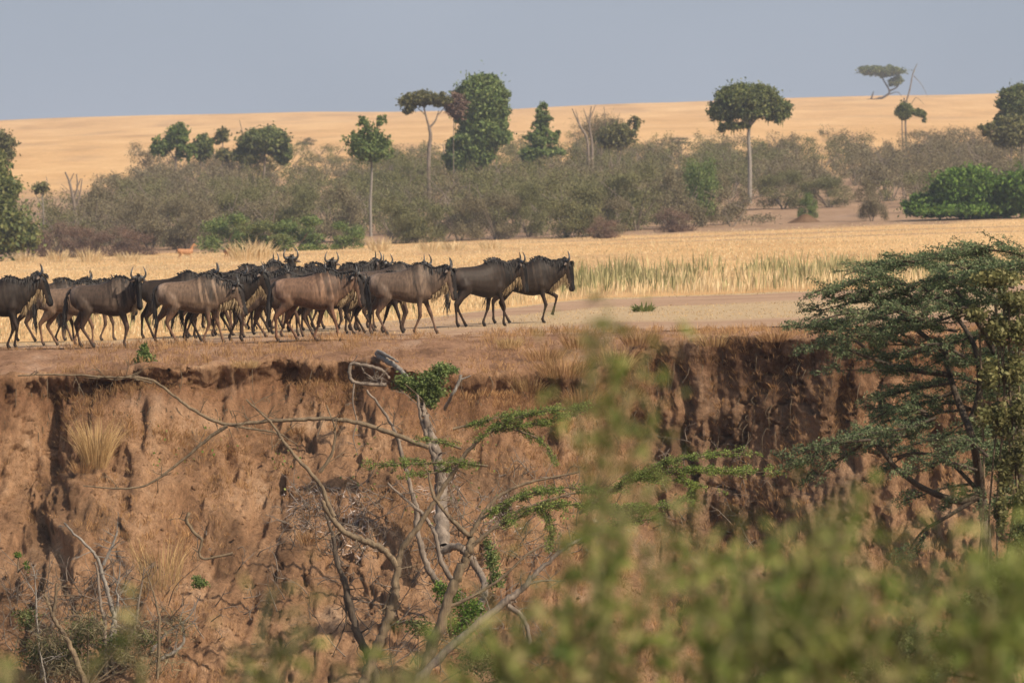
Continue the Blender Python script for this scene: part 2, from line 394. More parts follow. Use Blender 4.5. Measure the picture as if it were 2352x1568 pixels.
BN = normals(BX2, BY2, BZ2); BN *= np.sign(-BN[..., 1] + BN[..., 2])[..., None]; BN = BN.reshape(-1, 3)
BU = U0 + BV[:, 0] / BV[:, 1] * F; BYs = Y0 + (ZC - BV[:, 2]) / BV[:, 1] * F
def bank_at(u, y):
    d = (BU - u) ** 2 + (BYs - y) ** 2
    k = np.argsort(d)[:6]; k = k[np.argmin(BV[k, 1])]; return BV[k].copy()

# packed earth track along the rim
def track():
    Xc = np.concatenate([np.linspace(-300, -21, 20), np.arange(-20, 20, .12), np.linspace(21, 300, 20)])
    e = edge(Xc); T = np.linspace(0, 1, 70); R = []; C = []
    for t in T:
        Y = 102.0 + (e - 102.0) * t
        R.append(np.c_[Xc, Y, plain(Xc, Y) + .012 + (fbm(Xc * .8, Y * .4, 77, 3) - .5) * .05 * (t < .97)])
        n = (fbm(Xc * .5, Y * .25, 78, 3) - .5) * .35
        g = sm(.16, .26, t + n * .35) * (1 - sm(.60, .70, t + n * .3)) * sm(-3, 1.5, Xc) * .9 + .55 * (1 - sm(-4, -1, Xc)) * sm(.35, .6, t + n)
        g = np.maximum(g, sm(.93, .97, t)); C.append(np.c_[g, g, g])
    n = len(Xc); i = np.arange(len(T) - 1)[:, None] * n; j = np.arange(n - 1)[None, :]
    Q = np.stack([i + j, i + j + 1, i + n + j + 1, i + n + j], -1).reshape(-1, 4)
    tag(obj('dirt_track', raw_mesh('dirt_track', np.concatenate(R), Q, True, np.concatenate(C)), M['track']), kind='structure')
track()

def ground_hit(u, y):
    "where the sight line through picture point (u, y) meets the plain"
    lo, hi = 100.0, 1500.0
    for Y in np.concatenate([np.arange(100, 420, .5), np.arange(420, 1500, 2)]):
        X = (u - U0) / F * Y
        if plain(X, Y) >= ZC - (y - Y0) / F * Y: return np.array([X, Y, float(plain(X, Y))])
    return np.array([X, Y, float(plain(X, Y))])
def on_plain(u, Y):
    X = (u - U0) / F * Y; return np.array([X, Y, float(plain(X, Y))])

# ------------------------------------------------------------------ grass and ground litter
def blades(mb, B, Hh, wd, lean=.25, bend=True):
    "upright blades: roots B (n,3), heights Hh, widths wd"
    n = len(B); a = rng.random(n) * 2 * np.pi
    L = np.c_[np.cos(a), np.sin(a), np.zeros(n)] * (lean * Hh * rng.random(n))[:, None]
    s = rng.random(n) * np.pi; Wv = np.c_[np.cos(s), np.sin(s) * .5, np.zeros(n)] * (wd / 2)[:, None] if not np.isscalar(wd) else np.c_[np.cos(s), np.sin(s) * .5, np.zeros(n)] * wd / 2
    top = B + L + np.c_[np.zeros(n), np.zeros(n), Hh]
    mid = B + L * .35 + np.c_[np.zeros(n), np.zeros(n), Hh * .55]
    V = np.stack([B - Wv * .6, mid - Wv, top, mid + Wv], 1).reshape(-1, 3)
    mb.add(V, np.arange(4 * n).reshape(-1, 4))

def field():
    g = MB(); wdm = MB()
    n = 105000
    u = rng.uniform(-130, 2480, n); y = rng.uniform(548, 800, n) ; t = rng.random(n)
    # spread by distance so that the cover stays even as it recedes
    Y = 105 * (410 / 105) ** (t ** .85)
    X = (u - U0) / F * Y * 1.25
    ok = Y > edge(X) + rng.random(n) * 1.5; X, Y = X[ok], Y[ok]; n = len(X)
    pn = fbm(X / 5, Y / 9, 90, 3)
    keep = rng.random(n) < .45 + pn; X, Y, pn = X[keep], Y[keep], pn[keep]; n = len(X)
    Z = plain(X, Y) - .02
    near = sm(200, 135, Y)
    H = (.09 + .34 * near * sm(-2, 4, X) * .9 + .02 * near) * (.5 + rng.random(n)) * (.6 + .8 * pn)
    wd = .018 + .028 * (Y / 150) * rng.random(n)
    blades(g, np.c_[X, Y, Z], H, wd, .35)
    o = g.build('dry_grass', M['grass']); tag(o, 'golden dry grass covering the plain behind the herd', 'grass', kind='stuff')
    # green weeds standing in the grass on the right of the herd
    n = 13000
    X = rng.uniform(.5, 24, n); Y = 142 + rng.gamma(2.2, 9, n); cl = fbm(X / 1.6, Y / 6, 91, 3)
    ok = (cl > .50) & (Y < 200); X, Y, cl = X[ok], Y[ok], cl[ok]
    H = (.30 + .55 * (cl - .45) * 3) * (.5 + .7 * rng.random(len(X)))
    blades(wdm, np.c_[X, Y, plain(X, Y) - .02], H, .05, .3)
    # sparse weeds behind the legs at the left
    X2 = rng.uniform(-11, -2, 1100); Y2 = rng.uniform(112, 135, 1100); k = (fbm(X2, Y2 / 4, 95, 3) > .55) & (Y2 > edge(X2)); X2, Y2 = X2[k], Y2[k]
    blades(wdm, np.c_[X2, Y2, plain(X2, Y2)], .25 + .3 * rng.random(len(X2)), .04, .4)
    o = wdm.build('weeds', M['weed']); tag(o, 'yellow green weeds growing thickly in the grass behind the track', 'weeds', kind='stuff')
    # short dry stubble on the track's middle strip and edges
    s = MB(); n = 42000
    X = rng.uniform(-13, 20, n); Y = rng.uniform(100, 150, n); e = edge(X); t = (Y - 102) / (e - 102)
    ok = ((t > .2) & (t < .66) & (X > -3)) | ((t > .4) & (t < 1)& (X < -1)) | ((t > .93) & (t < 1.02)); ok &= (t < 1.03)
    X, Y = X[ok], Y[ok]
    blades(s, np.c_[X, Y, plain(X, Y)], .015 + .04 * rng.random(len(X)), .014, 1.2)
    o = s.build('stubble', M['straw']); tag(o, 'short trampled straw on the middle strip of the track', 'stubble', kind='stuff')
field()

def tuft(mb, base, r, h, n, wd=.012, out=.6, normal=None, hang=0):
    a = rng.random(n) * 2 * np.pi; q = np.sqrt(rng.random(n)) * r
    B = base + np.c_[np.cos(a) * q * .4, np.sin(a) * q * .4, np.zeros(n)]
    Hh = h * (.45 + .6 * rng.random(n))
    D = np.c_[np.cos(a) * out * rng.random(n), np.sin(a) * out * rng.random(n), np.ones(n)]
    if normal is not None: D = D + normal * hang
    D /= np.linalg.norm(D, axis=1)[:, None]
    s = rng.random(n) * np.pi; Wv = np.c_[np.cos(s), .3 * np.sin(s), np.zeros(n)] * wd / 2
    mid = B + D * (Hh * .55)[:, None]; dr = np.c_[np.cos(a), np.sin(a), -np.ones(n) * .8] * (Hh * .22 * rng.random(n))[:, None]
    top = B + D * Hh[:, None] + dr
    mb.add(np.stack([B - Wv, mid - Wv, top, mid + Wv], 1).reshape(-1, 3), np.arange(4 * n).reshape(-1, 4))

def bank_cover():
    vis = np.where((BU > -120) & (BU < 2470) & (BYs > 760) & (BYs < 1640))[0]
    bw = np.repeat(BW[:, 0], nc)
    # straw on the rim and down the face: tufts where a slow noise says so
    g = MB(); k = rng.choice(vis, 17000); w = fbm(BV[k, 0] / 1.1, BV[k, 2] / .9 + BV[k, 1] / 2, 101, 4)
    x = BV[k, 0]; pref = w + .14 * ((x > 0) & (x < 2.8)) + .06 * (x > 2.8) - .12 * (x < -8.4) + .05 * (bw[k] < .5)
    for q, p in zip(k, pref):
        if p > .56: tuft(g, BV[q], .12, rng.uniform(.07, .26), 9, .010, .9, BN[q], .5)
        elif p > .42: tuft(g, BV[q], .12, rng.uniform(.04, .15), 6, .008, 1.4, BN[q], .6)
    tag(g.build('bank_straw', M['straw_red']), 'thin reddish dry straw scattered over the eroded bank', 'dry grass', kind='stuff')
    # grit and small clods lying on the slope
    m = MB(); k = rng.choice(vis[bw[vis] > 1.2], 2600)
    C = BV[k] + BN[k] * .004; s = rng.gamma(1.3, .008, len(k)) + .004
    oct_ = np.array([[1, 0, 0], [0, 1, 0], [-1, 0, 0], [0, -1, 0], [0, 0, 1], [0, 0, -1]], float)
    fq = np.array([[0, 1, 4, 4], [1, 2, 4, 4], [2, 3, 4, 4], [3, 0, 4, 4]])
    # clods as small squashed boxes with jittered corners
    bx = np.array([[-1, -1, -1], [1, -1, -1], [1, 1, -1], [-1, 1, -1], [-1, -1, 1], [1, -1, 1], [1, 1, 1], [-1, 1, 1]], float)
    bf = np.array([[0, 3, 2, 1], [4, 5, 6, 7], [0, 1, 5, 4], [1, 2, 6, 5], [2, 3, 7, 6], [3, 0, 4, 7]])
    V = C[:, None, :] + bx[None] * s[:, None, None] * rng.uniform(.45, 1.0, (len(k), 8, 3))
    Fq = (np.arange(len(k))[:, None, None] * 8 + bf[None]).reshape(-1, 4); m.add(V.reshape(-1, 3), Fq)
    cc = np.ones((len(k) * 8, 3)) * .9
    me = raw_mesh('clods', V.reshape(-1, 3), Fq, False, cc)
    tag(obj('clods', me, M['bank']), 'crumbled clods and grit of reddish earth on the bank', 'clods', kind='stuff')
    # pale twiggy litter below the dead trunk
    d = MB(); C = []
    for (u, y, ru, ry, n) in [(760, 1180, 95, 60, 420), (830, 1230, 60, 60, 200), (1010, 1120, 50, 70, 120), (1420, 1190, 60, 40, 90), (700, 1150, 50, 40, 120), (1150, 1190, 60, 60, 80)]:
        sel = np.where(((BU - u) / ru) ** 2 + ((BYs - y) / ry) ** 2 < 1)[0]
        kk = rng.choice(sel, n); C.append(BV[kk] + BN[kk] * .03)
    C = np.concatenate(C); D = rdirs(len(C), .2) * rng.uniform(.03, .12, len(C))[:, None]; Bv = np.cross(D, rdirs(len(C))); Bv /= np.linalg.norm(Bv, axis=1)[:, None]
    d.leaves(C, D, Bv * .009); tag(d.build('twig_litter', M['debris']), 'pale grey twigs and flood litter caught on the bank slope', 'litter', kind='stuff')
    # little round yellow green leaves of a creeper
    e = MB(); C = []
    for (u, y, ru, ry, n) in [(520, 1010, 60, 50, 16), (670, 1085, 40, 60, 18), (830, 1080, 40, 90, 26), (360, 1040, 40, 60, 14), (980, 1160, 60, 80, 30), (1270, 1190, 30, 60, 70), (1090, 1060, 60, 60, 20), (1100, 1180, 70, 100, 30), (420, 1060, 40, 40, 8)]:
        sel = np.where(((BU - u) / ru) ** 2 + ((BYs - y) / ry) ** 2 < 1)[0]
        kk = rng.choice(sel, n); C.append(BV[kk] + BN[kk] * rng.uniform(.04, .2, (n, 1)))
    C = np.concatenate(C); A = rdirs(len(C)) * .028; Bv = np.cross(A, rdirs(len(C))); Bv /= np.linalg.norm(Bv, axis=1)[:, None]
    e.leaves(C, A, Bv * .024); tag(e.build('creeper_leaves', M['acacia_light']), 'small yellow green creeper leaves dotted over the bank', 'creeper', kind='stuff')
bank_cover()

def tuft_thing(name, label, cat, u, y, r, h, n, mat, wd=.012, out=.6, group=None, plain_=False, greens=0):
    b = ground_hit(u, y) if plain_ else bank_at(u, y)
    g = MB(); tuft(g, np.zeros(3), r, h, n, wd, out)
    o = g.build(name, mat); o.location = b; tag(o, label, cat, group); return o
tuft_thing('grass_tuft', 'tall golden dry grass tuft growing out of the bank face above a dark hollow', 'grass tuft', 228, 1082, .5, 1.05, 420, M['straw'], .013, .55)
tuft_thing('grass_tuft', 'upright dry stalks of grass behind the bare stems low on the bank', 'grass tuft', 375, 1370, .8, 1.15, 150, M['straw'], .012, .35)
tuft_thing('grass_tuft', 'small straw tuft beside the golden tall tuft, halfway down the bank face', 'grass tuft', 185, 1090, .35, .35, 110, M['straw_red'], .012, .9)
tuft_thing('grass_tuft', 'wide mat of dead grass hanging at the rim right of the dead log', 'grass tuft', 1290, 870, 1.0, .5, 420, M['straw_red'], .014, .9)
tuft_thing('grass_tuft', 'low dead grass on the rim close to the tallest blurred weed stalk', 'grass tuft', 1250, 830, .8, .36, 260, M['straw_red'], .014, .9)
tuft_thing('grass_tuft', 'dry orange grass tuft beneath the long horizontal branch in the middle of the bank', 'grass tuft', 680, 1010, .3, .3, 120, M['straw_red'], .012, .9)
tuft_thing('grass_tuft', 'orange dry tuft just left of the dead trunk foot on the lower bank', 'grass tuft', 715, 1250, .4, .38, 130, M['straw_red'], .012, .9)

# ------------------------------------------------------------------ foliage builders
DENS = 4.2
def crown(mb, blobs, n, size, shell=.55, up=.0, asp=.55, gaps=.0, seed=0):
    "leaf quads in ellipsoids (cx,cy,cz,rx,ry,rz); clumpy, ragged at the edge"
    bl = np.asarray(blobs, float); vol = (bl[:, 3] * bl[:, 4] * bl[:, 5]) ** .75; pr = vol / vol.sum()
    n = int(n * DENS); size = size * .46
    k = rng.choice(len(bl), n, p=pr); d = rdirs(n); r = (shell + (1 - shell) * rng.random(n)) ** .8 * (1 + np.clip(.22 * rng.normal(size=n), -.6, .42))
    sc_ = bl[:, 3:].mean() * .5 + 1e-6; C0 = bl[k, :3] + d * bl[k, 3:]
    r = r * (.62 + .72 * fbm(C0[:, 0] / sc_ + C0[:, 1] / sc_ * .6, C0[:, 2] / sc_ - C0[:, 1] / sc_ * .4, 31 + seed, 3))
    C = bl[k, :3] + d * bl[k, 3:] * r[:, None]
    if gaps > 0:
        s = bl[:, 3:].mean() * .8; gaps = gaps * .72
        f = fbm(C[:, 0] / s + seed, C[:, 2] / s + C[:, 1] / s * .7, 7 + seed, 3); C = C[f > gaps]; n = len(C)
    A = rdirs(n, up); B = np.cross(A, rdirs(n)); B /= np.linalg.norm(B, axis=1)[:, None] + 1e-9
    sz = size * (.5 + rng.random(n))
    mb.leaves(C, A * sz[:, None], B * (sz * asp)[:, None])
    return C
def puffs(cx, cz, rx, rz, n, r, ry=None, cy=0, seed=0, flat=.75):
    "many small clumps over the outline of a big ellipse"
    rr = np.random.default_rng(seed); out = []
    for i in range(n):
        a = rr.uniform(0, 2 * np.pi); q = rr.uniform(.2, 1.0) ** .5; b = rr.uniform(-1, 1)
        out.append((cx + math.cos(a) * rx * q * .85, cy + b * (ry or rx) * .8 * math.sqrt(max(0, 1 - q * q * .7)), cz + math.sin(a) * rz * q * .85,
                    r * rr.uniform(.6, 1.25), r * rr.uniform(.6, 1.25), r * flat * rr.uniform(.6, 1.2)))
    return out

def bg_tree(name, label, cat, u, ybase, D, trunks, blobs, n, size, leaf, bark, gaps=.0, shell=.5, up=0., group=None, asp=.55, twigs=None, z=None, drape=0):
    """a tree on the plain at distance D, its foot at u; trunks/blobs given in picture units relative to (u, ybase), turned into metres at D"""
    s = D / F; X = (u - U0) * s; zb = float(plain(X, D))
    yg = Y0 + (ZC - zb) * F / D            # where the ground really is at that spot
    t = thing(name, label, cat, (X, D, zb), 0, group)
    tm = MB()
    if not blobs: trunks = [(p, a * 1.4, b_ * 1.6) for p, a, b_ in trunks]
    def rel(p): return np.array([p[0] * s, (p[2] if len(p) > 2 else 0) * s, max((yg - ybase) * s + -p[1] * s, -.1) if p[1] != 0 else -.15])
    for pts, r0, r1 in trunks:
        q = [rel(p) for p in pts]
        if pts[0][1] == 0 and abs(pts[0][0]) < 9: q[0] = np.array([pts[0][0] * s, 0, -.2])
        c = curve(q, 5); tm.tube(c, np.linspace(r0, r1, len(c)) * s, 6)
    if trunks: tm.build('trunk', M[bark], t, True)
    if twigs:
        w = MB()
        for pts, r0, r1 in twigs:
            c = curve([rel(p) for p in pts], 5); w.tube(c, np.linspace(r0, r1, len(c)) * s, 5)
        w.build('limb', M[bark], t, True)
    if blobs:
        f = MB(); bb = []
        for b in blobs:
            c = rel((b[0], b[1])); bb.append((c[0], (b[4] if len(b) > 4 else 0) * s, c[2], b[2] * s, b[2] * s * .9, b[3] * s))
        ba = np.array(bb); lo = (ba[:, :3] - ba[:, 3:]).min(0); hi = (ba[:, :3] + ba[:, 3:]).max(0)
        bb += [tuple(b[:3]) + (b[3] * 1.25, b[4] * 1.25, b[5] * 1.25) for b in bb[::5]]
        C = crown(f, bb, n, size, shell, up, asp, gaps, seed=int(u) % 50)
        if drape:
            k = rng.choice(len(C), drape); L = rng.uniform(.2, .9, drape)
            Cd = C[k] - np.c_[np.zeros(drape), np.zeros(drape), L * .5]
            A = np.c_[rng.normal(0, .05, drape), rng.normal(0, .05, drape), L * .5]; B = np.c_[np.ones(drape) * .06, np.zeros(drape), np.zeros(drape)]
            f.leaves(Cd, A, B)
        f.build('crown', M[leaf], t)
    return t
def clump(x, y, rx, ry, n, r, seed):   # blobs in picture units, y down
    rr = np.random.default_rng(seed); out = [(x, y, rx * .82, ry * .82, 0)]; n = int(n * 2.2); r = r * .82
    for i in range(n):
        a = rr.uniform(0, 2 * np.pi); q = rr.uniform(.0, 1.0) ** .5
        out.append((x + math.cos(a) * rx * q, y + math.sin(a) * ry * q, r * rr.uniform(.65, 1.3), r * rr.uniform(.5, 1.0), rr.uniform(-.8, .8) * rx * (1 - q * .5)))
    return out

# --- trees beyond the plain, left to right
def trees():
    bg_tree('dark_tree', 'dark green tree cut off by the left edge, leafy down to the grass', 'tree', -18, 585, 385,
            [([(0, 0), (4, -120), (0, -230)], 7, 3)],
            clump(10, -60, 90, 64, 20, 26, 1) + clump(0, -140, 62, 64, 16, 20, 2) + clump(2, -205, 40, 34, 10, 14, 3), 5200, .34, 'leaf_dark', 'bark_dark')
    bg_tree('thorn_tree', 'sparse brownish thorn tree top showing above the dark tree at the left edge', 'tree', 0, 470, 470,
            [([(0, 0), (3, -90), (0, -150)], 3, 1.5)], clump(2, -130, 36, 38, 12, 16, 4), 1500, .3, 'twig_green', 'bark_grey', .45)
    bg_tree('dead_tree', 'bare forked dead tree above the reddish brush at the left', 'dead tree', 172, 560, 425,
            [([(0, 0), (2, -60), (-3, -100), (-12, -140), (-22, -165)], 4.2, 1), ([(-3, -100), (6, -130), (4, -160)], 2.2, .7), ([(1, -80), (12, -115), (17, -150)], 2, .6), ([(-12, -140), (-2, -162)], 1.2, .5), ([(6,-130),(14,-150)],1.2,.5)], [], 0, 1, 'leaf_dark', 'bark_grey')
    bg_tree('dead_tree', 'thin pale bare tree next to the dark tree at the left edge', 'dead tree', 98, 555, 415,
            [([(0, 0), (2, -60), (-2, -110), (-14, -140)], 2.2, .8), ([(-2, -100), (10, -135), (8, -150)], 1.4, .5), ([(0, -80), (-18, -112)], 1.2, .5)], clump(-4, -122, 22, 14, 4, 8, 5), 140, .25, 'twig_green', 'bark_pale', .3)
    bg_tree('bushy_tree', 'ragged green tree with airy gaps, first of the group on the golden slope', 'tree', 402, 420, 560,
            [([(0, 0), (3, -70), (10, -120)], 3, 1.4), ([(2, -50), (-20, -90)], 2, 1)],
            clump(8, -112, 26, 22, 9, 12, 11) + clump(-26, -82, 22, 16, 7, 12, 12) + clump(24, -70, 22, 22, 7, 10, 13), 2300, .36, 'leaf_vine', 'bark_grey', .58)
    bg_tree('small_tree', 'small round leafed tree between the ragged tree and the sparse one', 'tree', 463, 420, 570,
            [([(0, 0), (-2, -60), (3, -100)], 2.2, 1)], clump(3, -82, 20, 26, 10, 11, 14), 1400, .36, 'leaf_dark', 'bark_grey', .35)
    bg_tree('small_tree', 'thin yellow green tree with sparse leaves left of the dense dark bush', 'tree', 508, 420, 575,
            [([(0, 0), (4, -80), (2, -120)], 2, .8)], clump(2, -108, 15, 14, 6, 9, 15) + clump(8, -62, 24, 14, 6, 9, 16), 950, .34, 'leaf_olive', 'bark_grey', .56)
    bg_tree('broad_bush', 'broad dense dark green bush on the golden slope at the group end', 'tree', 605, 425, 560,
            [([(0, 0), (4, -80)], 4, 2), ([(-10, 0), (-40, -90), (-55, -150)], 1.8, .6)],
            clump(0, -100, 52, 28, 22, 16, 17) + clump(45, -80, 18, 26, 7, 12, 18) + clump(-40, -70, 24, 22, 8, 12, 19), 5200, .36, 'leaf_dark', 'bark_grey', .3)
    bg_tree('pale_stemmed_tree', 'green crowned tree on one long thin pale stem rising from the thicket', 'tree', 852, 525, 430,
            [([(0, 0), (-1, -60), (2, -130), (-2, -200), (0, -235)], 3.6, 1.6), ([(0, -190), (-28, -222)], 1.5, .6), ([(0, -205), (24, -240)], 1.5, .6), ([(-2, -190), (34, -200)], 1.2, .5)],
            clump(-14, -200, 44, 22, 10, 10, 20) + clump(18, -192, 34, 30, 9, 10, 21) + clump(0, -222, 24, 24, 8, 8, 99) + clump(-18, -244, 14, 12, 5, 7, 22) + clump(22, -246, 12, 12, 5, 7, 23) + clump(0, -176, 50, 20, 12, 9, 24), 3000, .28, 'leaf_vine', 'bark_pale', .66)
    bg_tree('slender_tree', 'slender tree with a forked grey trunk and flat ragged crown beside the vine column', 'tree', 986, 420, 500,
            [([(0, 0), (-1, -60), (3, -105), (0, -128)], 5, 3.6), ([(0, -126), (-8, -155), (-14, -180)], 2.8, 1.3), ([(0, -126), (14, -142), (22, -165)], 2.8, 1.2), ([(-8, -155), (-38, -182)], 1.4, .5), ([(-12, -170), (-22, -195)], 1.3, .5), ([(20, -155), (42, -180)], 1.3, .5)],
            clump(-50, -186, 20, 16, 9, 8, 25) + clump(-14, -195, 28, 15, 10, 8, 26) + clump(25, -190, 24, 16, 9, 8, 27) + clump(-45, -168, 14, 9, 4, 6, 28), 2900, .26, 'leaf_olive', 'bark_grey', .52)
    bg_tree('brown_bush', 'brownish withered bush growing between the slender tree and the vine column', 'bush', 1042, 415, 505,
            [([(0, 0), (0, -120), (4, -160)], 1.1, .6)], clump(4, -172, 22, 28, 11, 9, 29), 1500, .26, 'twig_red', 'bark_grey', .33)
    bg_tree('vine_column', 'huge column shaped tree smothered in hanging green vines, tallest on the slope', 'tree', 1092, 405, 520,
            [([(0, 0), (-4, -60), (8, -150)], 12, 6)],
            clump(12, -180, 52, 48, 34, 19, 30) + clump(20, -105, 46, 36, 22, 18, 31) + clump(-8, -62, 48, 34, 20, 17, 32) + clump(-42, -50, 24, 36, 10, 15, 33) + clump(-18, -150, 36, 40, 12, 14, 34) + clump(44, -150, 38, 60, 14, 13, 35), 15500, .34, 'leaf_vine', 'bark_dark', .22, .6, 0, drape=2600)
    bg_tree('cone_tree', 'pointed cone shaped tree standing right of the vine covered column', 'tree', 1240, 405, 530,
            [([(0, 0), (0, -80), (6, -170)], 3.4, .8)],
            clump(5, -152, 10, 18, 7, 8, 36) + clump(4, -118, 22, 26, 12, 8, 37) + clump(2, -84, 36, 22, 14, 9, 38) + clump(38, -92, 12, 10, 4, 8, 39) + clump(0, -55, 52, 14, 12, 12, 40), 3000, .3, 'leaf_vine', 'bark_dark', .5)
    bg_tree('dead_tree', 'twisted leafless tree with pale forking limbs in front of a sparse bush', 'dead tree', 1352, 400, 540,
            [([(0, 0), (-2, -70), (-20, -110), (-38, -150)], 3, .8), ([(6, 0), (8, -60), (2, -110), (6, -155)], 3, .8), ([(2, -110), (-12, -150)], 1.4, .5), ([(-20, -110), (-30, -148)], 1.2, .4), ([(4, -130), (16, -158)], 1.1, .4)], [], 0, 1, 'leaf_dark', 'bark_grey')
    bg_tree('sparse_bush', 'wide sparse bush with ragged twigs and leaf clumps next to the twisted leafless tree', 'bush', 1415, 400, 545,
            [([(0, 0), (-20, -80), (-28, -155)], 2, .6), ([(0, 0), (16, -80), (50, -120)], 2, .6), ([(0, 0), (6, -110)], 2, .6)],
            clump(5, -88, 40, 30, 14, 11, 41) + clump(44, -118, 18, 14, 7, 8, 42) + clump(-28, -80, 24, 24, 6, 9, 43), 2300, .28, 'leaf_olive', 'bark_grey', .56)
    bg_tree('twiggy_tree', 'rounded twiggy nearly leafless tree behind the sparse bush', 'tree', 1380, 400, 552,
            [([(0, 0), (0, -60), (4, -110)], 2.4, .9), ([(0, -40), (-30, -100), (-46, -130)], 1.3, .5), ([(0, -40), (26, -100), (44, -140)], 1.3, .5)],
            clump(0, -104, 66, 38, 16, 12, 71), 1500, .5, 'twig_brown', 'bark_grey', .3, .2, .7, None, .06)
    bg_tree('umbrella_tree', 'large round dark green umbrella tree on a single bare straight trunk', 'tree', 1722, 420, 490,
            [([(0, 0), (0, -50), (-3, -105), (0, -140)], 5.2, 3.4), ([(0, -125), (-30, -165), (-60, -180)], 2.4, 1), ([(0, -130), (34, -165), (60, -175)], 2.4, 1), ([(0, -135), (-8, -190)], 2.2, 1)],
            clump(-8, -195, 62, 30, 34, 15, 44) + clump(-62, -165, 30, 20, 12, 13, 45) + clump(62, -168, 28, 28, 14, 14, 46) + clump(0, -160, 60, 18, 14, 12, 47) + clump(-40, -130, 40, 10, 6, 7, 48), 9500, .30, 'leaf_dark', 'bark_pale', .2, .55, drape=500)
    # ridge acacia: leaning, flat topped, over a fallen log
    bg_tree('flat_topped_acacia', 'flat topped acacia alone on the skyline, leaning over a fallen log', 'tree', 2012, 232, 1380,
            [([(0, 0), (20, -10), (30, -22), (14, -52)], 3, 1.6), ([(30, -22), (50, -34), (48, -56)], 2, .9), ([(0, -2), (10, -8), (0, -4), (-22, -2)], 2.6, 1.6), ([(-12, -2), (-6, -22)], 2.4, .8), ([(22, -12), (48, -20), (58, -10)], 1.3, .5)],
            clump(12, -68, 48, 9, 17, 9, 49) + clump(44, -45, 18, 12, 7, 6, 50) + clump(-20, -74, 18, 5, 5, 6, 51), 3600, .62, 'leaf_dark', 'bark_dark', .3)
    bg_tree('stripped_tree', 'odd tree with a small round crown under one bare branch pointing at the sky', 'tree', 2082, 335, 640,
            [([(0, 0), (-3, -60), (-6, -110)], 2.6, 1.4), ([(-8, 0), (-11, -60), (-12, -90)], 1.8, 1.1), ([(-5, -90), (6, -125), (14, -165), (24, -188)], 2.2, .7), ([(16, -160), (34, -140), (48, -112)], .8, .3), ([(10, -95), (22, -110), (40, -95)], .9, .3)],
            clump(-4, -82, 15, 17, 10, 10, 52) + clump(26, -74, 16, 6, 6, 7, 53) + clump(42, -60, 5, 8, 3, 4, 54), 1900, .28, 'leaf_dark', 'bark_grey', .1)
    bg_tree('dark_tree', 'dense dark tree half cut off by the right edge, above the slope', 'tree', 2348, 400, 545,
            [([(0, 0), (0, -100)], 5, 3)],
            clump(0, -160, 46, 40, 20, 17, 55) + clump(-30, -125, 28, 18, 8, 12, 56), 5200, .34, 'leaf_dark', 'bark_dark', .15)
    bg_tree('olive_bush', 'olive and straw coloured bush in front of the dark tree at the right edge', 'bush', 2322, 398, 520,
            [([(0, 0), (0, -60)], 3, 1)], clump(0, -95, 46, 34, 14, 13, 57) + clump(-58, -100, 14, 14, 5, 7, 58), 2400, .3, 'leaf_olive', 'bark_grey', .35)
    bg_tree('green_thicket_bush', 'big bright green leafy bush at the right, glossy against the brown thicket', 'bush', 2235, 508, 415,
            [([(0, 0), (0, -60)], 5, 2)],
            clump(-10, -75, 78, 44, 34, 19, 59) + clump(60, -65, 60, 40, 22, 18, 60) + clump(-120, -38, 40, 22, 14, 13, 61) + clump(-20, -25, 120, 16, 20, 15, 62), 14500, .3, 'leaf_bright', 'bark_dark', .12)
    bg_tree('green_thicket_bush', 'bright green bush cut off by the right edge beside the biggest bright one', 'bush', 2370, 503, 412,
            [([(0, 0), (0, -60)], 5, 2)], clump(0, -60, 50, 50, 22, 17, 63), 4500, .3, 'leaf_bright', 'bark_dark', .12)
trees()

# --- shrubs of the thicket
def shrub_mesh(kind, seed, w, h):
    r = np.random.default_rng(seed); m = MB(); f = MB()
    ns = 5
    for i in range(ns):
        a = r.uniform(0, 6.28); L = r.uniform(.5, .95)
        p = [(0, 0, -.2), (math.cos(a) * w * .12, math.sin(a) * w * .1, h * .3 * L), (math.cos(a) * w * .32, math.sin(a) * w * .3, h * .72 * L)]
        m.tube(curve(p, 4), np.linspace(.075, .02, 9), 5)
    leaf = {'b': 'twig_brown', 'g': 'leaf_vine', 'o': 'twig_green', 'r': 'twig_red', 'd': 'leaf_dark'}[kind]
    bl = []
    for i in range(16):
        a = r.uniform(0, 6.28); q = r.uniform(.1, 1) ** .6; zz = h * (.34 + .42 * math.sqrt(max(0, 1 - q * q)) + .1 * r.uniform(-1, 1))
        if r.random() < .5: zz = h * r.uniform(.08, .45)
        bl.append((math.cos(a) * w * .38 * q, math.sin(a) * w * .38 * q, zz, w * .16 * r.uniform(.7, 1.4), w * .16, h * .15 * r.uniform(.7, 1.4)))
    if kind in 'bor':
        crown(f, bl, int(900 + 130 * w * h / 3), .20, .25, .9, .14, .0, seed)      # twigs
        crown(f, bl, int(500 + 50 * w * h), .12, .4, .2, .5, .36, seed)     # thin leaf
    else:
        crown(f, bl, int(800 + 110 * w * h / 2), .17, .45, .1, .55, .22, seed)
    return m.mesh('shrub_stems', True), f.mesh('shrub_crown'), leaf
protos = {}
for kind in 'bgord':
    for v in range(2): protos[(kind, v)] = shrub_mesh(kind, 200 + ord(kind) + v * 7, 4.6 + v, 3.3 + .4 * v)
def place_shrub(u, D, w, h, kind, label, name='shrub', group=None, v=None):
    b = on_plain(u, D); v = int(rng.integers(2)) if v is None else v
    sm_, cm, leaf = protos[(kind, v)]
    t = thing(name, label, 'shrub', b, rng.uniform(0, 6.28), group)
    s1 = w / (4.6 + v); s2 = h / (3.3 + .4 * v)
    t.scale = (s1, s1, s2)
    obj('stems', sm_, M['bark_grey'], t); obj('crown', cm, M[leaf], t)
